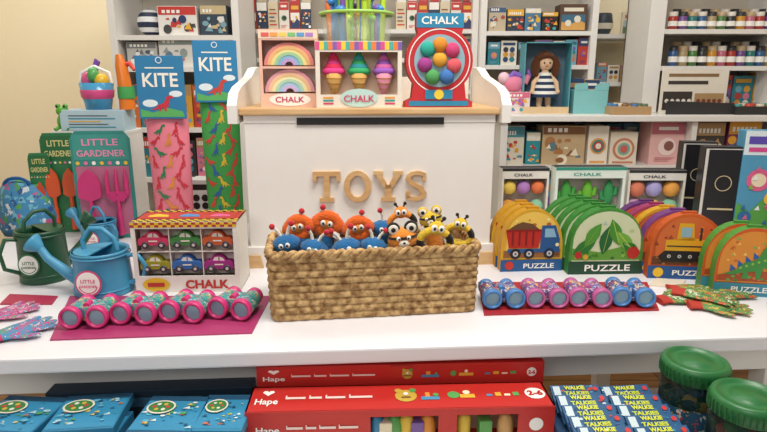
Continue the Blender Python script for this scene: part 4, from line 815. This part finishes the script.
t=thing('display_riser','white display riser behind the garden tool cards','riser',(x,RY2,TZ)); MB().box(-w/2,w/2,0,.11,h-.012,h,WSH,.002).build('top_board',t)
for s in (-1,1): MB().box(s*w/2-(.012 if s>0 else 0),s*w/2+(.012 if s<0 else 0),0,.11,0,h-.012,WSH).build('side_board',t)
RZ=TZ+h
pkg('slide_set_box','pale blue wide box with teal stripes on the riser','box',60,124,110,RY2,RZ,.09,'#b8d0da',['#2f8fa8','#5a6a74','#e8b13a'],'lines',80,b=130)
zb=RZ+fitY(60,124,110,130,RY2,RZ)[2]
x,w,h,_=fitY(72,108,66,110,RY2,zb)
t=thing('bucket_toy_set','bright plastic bucket toy set in pink, blue and yellow on the wide box','toy',(x,RY2+.045,zb))
m=MB(); m.lathe([(.0005,0),(w*.34,0),(w*.46,h*.62),(w*.42,h*.62),(w*.3,.01)],M('#4a9cc8',.2)); m.lathe([(w*.395,h*.25),(w*.43,h*.3),(w*.45,h*.44),(w*.44,h*.46)],M('#d8508a',.3)); m.build('bucket',t)
MB().ell((-w*.2,0,h*.68),(w*.2,w*.2,h*.2),M('#d85a8c',.2)).build('toy_ball',t); MB().ell((w*.2,-.01,h*.66),(w*.2,w*.2,h*.18),M('#e8bc3a',.2)).build('toy_ball',t)
MB().ell((0,-.015,h*.8),(w*.16,w*.16,h*.18),M('#5aaa5a',.2)).build('toy_ball',t)
MB().prism([(-w*.1,h*.5),(-w*.02,h*.5),(w*.02,h*.95),(w*.1,h*1.1),(-w*.02,h*1.18),(-w*.1,h*1.0)],.01,.02,M('#8050a8',.3)).build('toy_scoop',t)
MB().tube([(-w*.44,0,h*.6),(-w*.4,0,h*.85),(0,0,h),(w*.4,0,h*.85),(w*.44,0,h*.6)],.005,M('#f4f4f0',.3)).build('handle',t)
x,w,h,_=fitY(110,137,54,110,RY2+.0,zb)
t=thing('toy_bottle','orange plastic spray toy standing beside the bucket toy set','toy',(x-.012,RY2+.04,zb))
G=M('#e67c24',.3); m=MB(); m.tube([(0,0,0),(-.002,0,h*.4),(-.008,0,h*.8),(-.012,0,h)],[w*.3,w*.26,w*.22,w*.12],G,n=14); m.build('bottle',t)
MB().tube([(-.008,0,h*.8),(.02,0,h*.84),(.036,-.005,h*.72)],[.008,.008,.006],M('#e04a3a',.3)).build('nozzle',t); MB().lathe([(w*.3,h*.2),(w*.31,h*.22),(w*.3,h*.42)],M('#4aa858')).build('label_band',t)
t=thing('frog_toy','small green plastic frog figure left of the wide pale box','toy',(at(62,120,RY2).x+.0,RY2+.02,RZ)); G=M('#5aa83a',.4); m=MB()
m.ell((-.004,0,.028),(.022,.018,.028),G); m.ell((-.004,-.004,.062),(.02,.017,.016),G)
for s in (-1,1): m.ell((-.004+s*.012,-.006,.078),.008,G); m.ell((-.004+s*.012,-.013,.078),.004,BLACK); m.tube([(-.004+s*.014,-.004,.012),(-.004+s*.022,-.02,.004)],.006,G)
m.build('frog_body',t)
# ================= LOWER TABLE GOODS =================
RED=M('#bf2a24',.4,var=.02)
def titleline(m,x0,x1,z,hh,y):   # tiny title too small to read in the photo: word-length strokes
    W=x1-x0
    for a,b in ((0,.22),(.26,.40),(.44,.66),(.70,.96)): m.rect(x0+W*a,x0+W*b,z-hh*.18,z+hh*.12,y,M('#ecd8d0')); m.rect(x0+W*a,x0+W*a+hh*.12,z-hh*.18,z+hh*.34,y-.0001,M('#ecd8d0'))
def strip(m,w,y,zc,hh):
    m.text('Hape',-w*.44,zc-hh*.2,y-.001,PAPER,h=hh*.36,w=w*.075)
    m.flat([(-w*.44,zc+hh*.12),(-w*.42,zc+hh*.3),(-w*.425,zc+hh*.38),(-w*.435,zc+hh*.38),(-w*.44,zc+hh*.32),(-w*.445,zc+hh*.38),(-w*.455,zc+hh*.38),(-w*.46,zc+hh*.3)],y-.001,PAPER)
    titleline(m,-w*.38,-w*.08,zc,hh*.34,y-.001)
    m.disc(w*.02,zc,hh*.3,y-.001,M('#c8a840')); m.disc(w*.02-hh*.2,zc+hh*.26,hh*.1,y-.0015,M('#c8a840')); m.disc(w*.02+hh*.2,zc+hh*.26,hh*.1,y-.0015,M('#5a9a50')); m.rect(w*.005,w*.035,zc-hh*.12,zc-hh*.06,y-.002,M('#7a4a28')); m.disc(w*.02,zc+hh*.08,hh*.07,y-.002,PAPER)
    m.rect(w*.07,w*.13,zc-hh*.22,zc-hh*.06,y-.001,M('#4a90b8')); m.rect(w*.085,w*.1,zc-hh*.06,zc+hh*.15,y-.001,M('#e89a3a')); m.disc(w*.12,zc+hh*.02,hh*.08,y-.0015,M('#5aa858'))
    m.disc(w*.18,zc,hh*.17,y-.001,M('#5aa858')); m.rect(w*.2,w*.25,zc-hh*.16,zc+hh*.02,y-.001,M('#e8b13a')); m.disc(w*.225,zc+hh*.12,hh*.1,y-.001,M('#f4e8c8'))
    for k in range(4): m.rect(w*.29+k*w*.03,w*.31+k*w*.03,zc-hh*.1,zc+hh*(.0+.08*(k%2)),y-.001,M(['#4a90b8','#e8b13a','#f4e8c8','#5aa858'][k]))
    m.disc(w*.455,zc,hh*.28,y-.001,PAPER); m.text('2-6',w*.455,zc,y-.002,RED,w=hh*.42,bold=.04)
pl=at(258,385,1.028);pr=at(545,385,1.028); w=pr.x-pl.x; h=.737-LZ
t=thing('play_set_box','long red toy box further back, half under the table edge','toy box',((pl.x+pr.x)/2,1.028,LZ),R(2.2)); m=MB(); m.box(-w/2,w/2,0,.1,0,h,RED,.002); strip(m,w,0,h*.85,.034); m.build('carton',t); MB().box(-w*.04,w*.04,-.0015,0,h*.975,h*.995,M('#a02420')).build('lid_flap',t)
pl=at(246,410,.932);pr=at(557,410,.932); w=pr.x-pl.x; h=.70-LZ; D=.085
t=thing('play_set_box','long red toy box in front with cut-out picture windows','toy box',((pl.x+pr.x)/2,.932,LZ),R(2.2)); win=[(-w*.10,w*.12,h*.1,h*.86),(w*.18,w*.38,h*.1,h*.86)]
m=case(w,h,D,RED,t,win,RED,M('#e8d0b0')); m.T=TOP(h); strip(m,w,0,D*.5,D*.8); m.T=Matrix()
m.text('Hape',-w*.43,h*.62,-.003,PAPER,h=h*.16,w=w*.075); titleline(m,-w*.37,-w*.13,h*.68,h*.16,-.0035)
m.rect(-w*.48,-w*.14,h*.06,h*.42,-.003,M('#e0b088')); m.disc(w*.44,h*.65,h*.13,-.003,PAPER); m.build('carton',t)
for k in range(9):
    x0=[-.08,-.05,-.02,.02,.055,.09,.21,.28,.35][k]*w; c_=M(['#3f88b0','#ece0c0','#5aa050','#e0bc44','#7a5aa0','#e0923a','#e0bc44','#5aa050','#c89a60'][k],.4); m=MB()
    if k%3==0: m.lathe([(.0005,.003),(.013,.003),(.013,h*.68),(.006,h*.78),(.0005,h*.8)],c_,c=(x0,.022,0),n=14)
    elif k%3==1: m.box(x0-.012,x0+.012,.008,.034,.003,h*.66,c_,.003)
    else: m.ell((x0,.022,h*.45),(.016,.014,h*.33),c_,nu=14,nv=8)
    m.build('wooden_piece',t)
def bigjar(label,x,Y):
    t=thing('toy_jar',label,'jar',(x,Y,LZ)); r=.056; H=.175
    m=MB(); m.lathe([(.0005,0),(r*.92,0),(r,.01),(r,H*.78),(r*.88,H*.84)],M('#16302c',.08,alpha=.6)); m.build('jar_body',t)
    m=MB(); rg=random.Random(int(x*100))
    for k in range(30):
        a=rg.uniform(0,2*PI); q=rg.uniform(0,.68)*r; m.ell((q*math.cos(a),q*math.sin(a),rg.uniform(.02,.12)),(.014,.012,.01),M(rg.choice(['#3a70a8','#c84a3a','#4a9a50','#e8c040','#2a3a50'])),nu=8,nv=6)
    m.build('toy_filling',t)
    m=MB(); G=M('#276b38',.35); m.lathe([(r*.95,H*.80),(r*1.04,H*.80),(r*1.04,H*.93),(r*1.0,H*.97),(r*.86,H*.985),(r*.84,H*.955),(r*.5,H*.955),(r*.48,H*.965),(.0005,H*.965)],G,n=48)
    L=len(m.v)
    for k in range(40): m.box(-.0012,.0012,-.0012,.0012,H*.81,H*.93,G)
    for k in range(40):
        a=2*PI*k/40
        for q in range(8): i=L+k*8+q; vx=m.v[i]; m.v[i]=(vx[0]+r*1.045*math.cos(a),vx[1]+r*1.045*math.sin(a),vx[2])
    m.build('screw_lid',t)
    m=MB(); m.lathe([(r*1.005,H*.2),(r*1.008,H*.22),(r*1.008,H*.5),(r*1.005,H*.52)],pat('#1f4f6c',['#b83c30','#c8a838','#c8c8c0'],60,.35)); m.build('jar_label',t)
bigjar('large jar with ribbed green lid touching the table edge',.580,.985); bigjar('large jar with ribbed green lid in front at the right corner',.604,.862)
o=thing('display_tray','blue cardboard tray under the walkie talkie packs','tray',(.424,.745,LZ),R(3)); MB().box(-.1,.1,0,.285,0,.06,M('#1c3f62'),.002).build('tray_box',o)
for i in range(6):
    for j in range(2):
        w=.095; D=.06; t=thing('walkie_talkie_pack',f'blue walkie talkie pack in the {["back","second","third","fourth","fifth","front"][i]} row, {["left","right"][j]} one','toy pack',(.372+j*.099+ .002*i,.968-i*.034,LZ+.068),R(3+((i*5+j*3)%4)-1.5),'walkie talkie packs')
        m=MB(); m.T=Matrix.Rotation(R(24),4,'X')@TOP(.004)
        m.prism([(-w/2,0),(w/2,0),(w/2,D),(-w/2,D)],0,.005,M('#1d5480')); rg=random.Random(i*7+j)
        for k in range(34): a_=rg.uniform(-.47,.45)*w; b_=rg.uniform(.06,.95)*D; s_=w*rg.uniform(.015,.05); m.flat([(a_-s_,b_-s_*.6),(a_+s_,b_-s_*.4),(a_+s_*.6,b_+s_*.6),(a_-s_*.7,b_+s_*.4)],-.0006-.00003*k,M(rg.choice(['#2f7aa8','#143c5e','#4a9cb8','#c8d8d8','#b83c30','#2a6a90'])))
        m.text('WALKIE',-w*.02,D*.88,-.002,M('#d4d838'),h=D*.14,w=w*.42,bold=.05); m.text('TALKIES',0,D*.68,-.002,M('#c8d030'),h=D*.14,w=w*.5,bold=.05)
        m.disc(w*.40,D*.84,w*.05,-.002,M('#cc302c')); m.rect(-w*.46,-w*.32,D*.6,D*.94,-.002,M('#c8d8dc')); m.build('blister_card',t)
def flatpack(label,x,Y,z,w,D,h,rz,c1,seed):
    t=thing('picture_pack',label,'toy pack',(x,Y,z),rz,'blue picture packs'); m=MB(); m.box(-w/2,w/2,0,D,0,h,M(c1),.0015); m.T=TOP(h); rg=random.Random(seed)
    m.rect(-w*.48,w*.48,D*.04,D*.97,-.0006,M('#3088b0')); m.rect(-w*.48,w*.48,D*.84,D*.97,-.0009,M('#1c4a68'))
    for k in range(46):
        a=rg.uniform(-.42,.42)*w; b=rg.uniform(.1,.82)*D; s=w*rg.uniform(.02,.06); c_=M(rg.choice(['#a8ccd8','#24607f','#5aaac4','#4f9a58','#2a7a9a','#1f5070','#c86a40','#d8b850','#d8e0dc']))
        if k%2: m.disc(a,b,s,-.0012-.00005*k,c_,s*.6,n=10)
        else: m.flat([(a-s,b-s*.5),(a+s,b-s*.6),(a+s*.5,b+s*.7)],-.0012-.00005*k,c_)
    m.disc(-w*.2,D*.62,w*.23,-.0038,M('#e4dcc8'),D*.19); m.disc(-w*.2,D*.62,w*.20,-.0041,M('#3a7f44'),D*.155)
    for k in range(6): a=2*PI*k/6; m.disc(-w*.2+w*.11*math.cos(a),D*.62+D*.08*math.sin(a),w*.035,-.0044,M(['#c84438','#d8b040','#e4e0d0'][k%3]),n=10)
    m.T=Matrix(); m.rect(-w*.45,w*.2,h*.3,h*.7,-.001,M('#a8c0c8')); m.build('sleeve',t)
PN=['at the left frame edge','second from the left','third from the left','beside the red boxes']
RG=random.Random(12)
for c_,(px,wd) in enumerate([(-.655,.135),(-.52,.13),(-.385,.125),(-.287,.10)]):
    for L_ in range(5):
        flatpack(f'blue picture pack, {["bottom front one","second from the bottom","third from the bottom","fourth from the bottom","top one"][L_]} of the pile {PN[c_]}',px+RG.uniform(-.006,.006),.765+.027*L_+RG.uniform(-.006,.008),LZ+.0185*L_,wd-.012,.115,.018,R(RG.uniform(-7,7)),['#1f6a90','#2a7aa0','#1c5a7c','#2f86ac'][(L_+c_)%4],c_*7+L_)
t=thing('stock_box','dark navy stock box behind the blue picture packs','box',(-.46,1.03,LZ),R(3.8)); MB().box(-.2,.2,0,.07,0,.08,M('#15293a'),.002).build('box_body',t); MB().rect(-.18,.1,.045,.065,-.0012,M('#3a6a88')).build('front_label',t)
# ================= LIGHT & CAMERA =================
def area(loc,rot,size,sy,e,col=(1,.95,.88)):
    l=bpy.data.lights.new('area_light','AREA'); l.shape='RECTANGLE'; l.size=size; l.size_y=sy; l.energy=e; l.color=col
    o=bpy.data.objects.new('area_light',l); C.objects.link(o); o.location=loc; o.rotation_euler=rot
area((.2,.85,2.6),(R(8),0,0),1.1,.6,35); area((0,2.2,2.75),(0,0,0),3.6,.4,21,(1,.94,.84)); area((-.6,-.9,2.2),(R(62),0,R(-14)),1.2,.8,15,(1,.97,.93)); area((-1.7,2.5,2.6),(R(20),0,0),.7,.5,9,(1,.9,.74))  # two overhead, one from the camera side; last is added to brighten the wall
wd=bpy.data.worlds.new('World'); bpy.context.scene.world=wd; wd.use_nodes=True; bg=wd.node_tree.nodes['Background']; bg.inputs[0].default_value=(.97,.97,1,1); bg.inputs[1].default_value=.27
cd=bpy.data.cameras.new('Camera'); cd.lens=F/767*36; cd.sensor_width=36; cd.clip_start=.02; co=bpy.data.objects.new('Camera',cd); C.objects.link(co); co.location=EYE; co.rotation_euler=(R(90)-PITCH,0,0); bpy.context.scene.camera=co
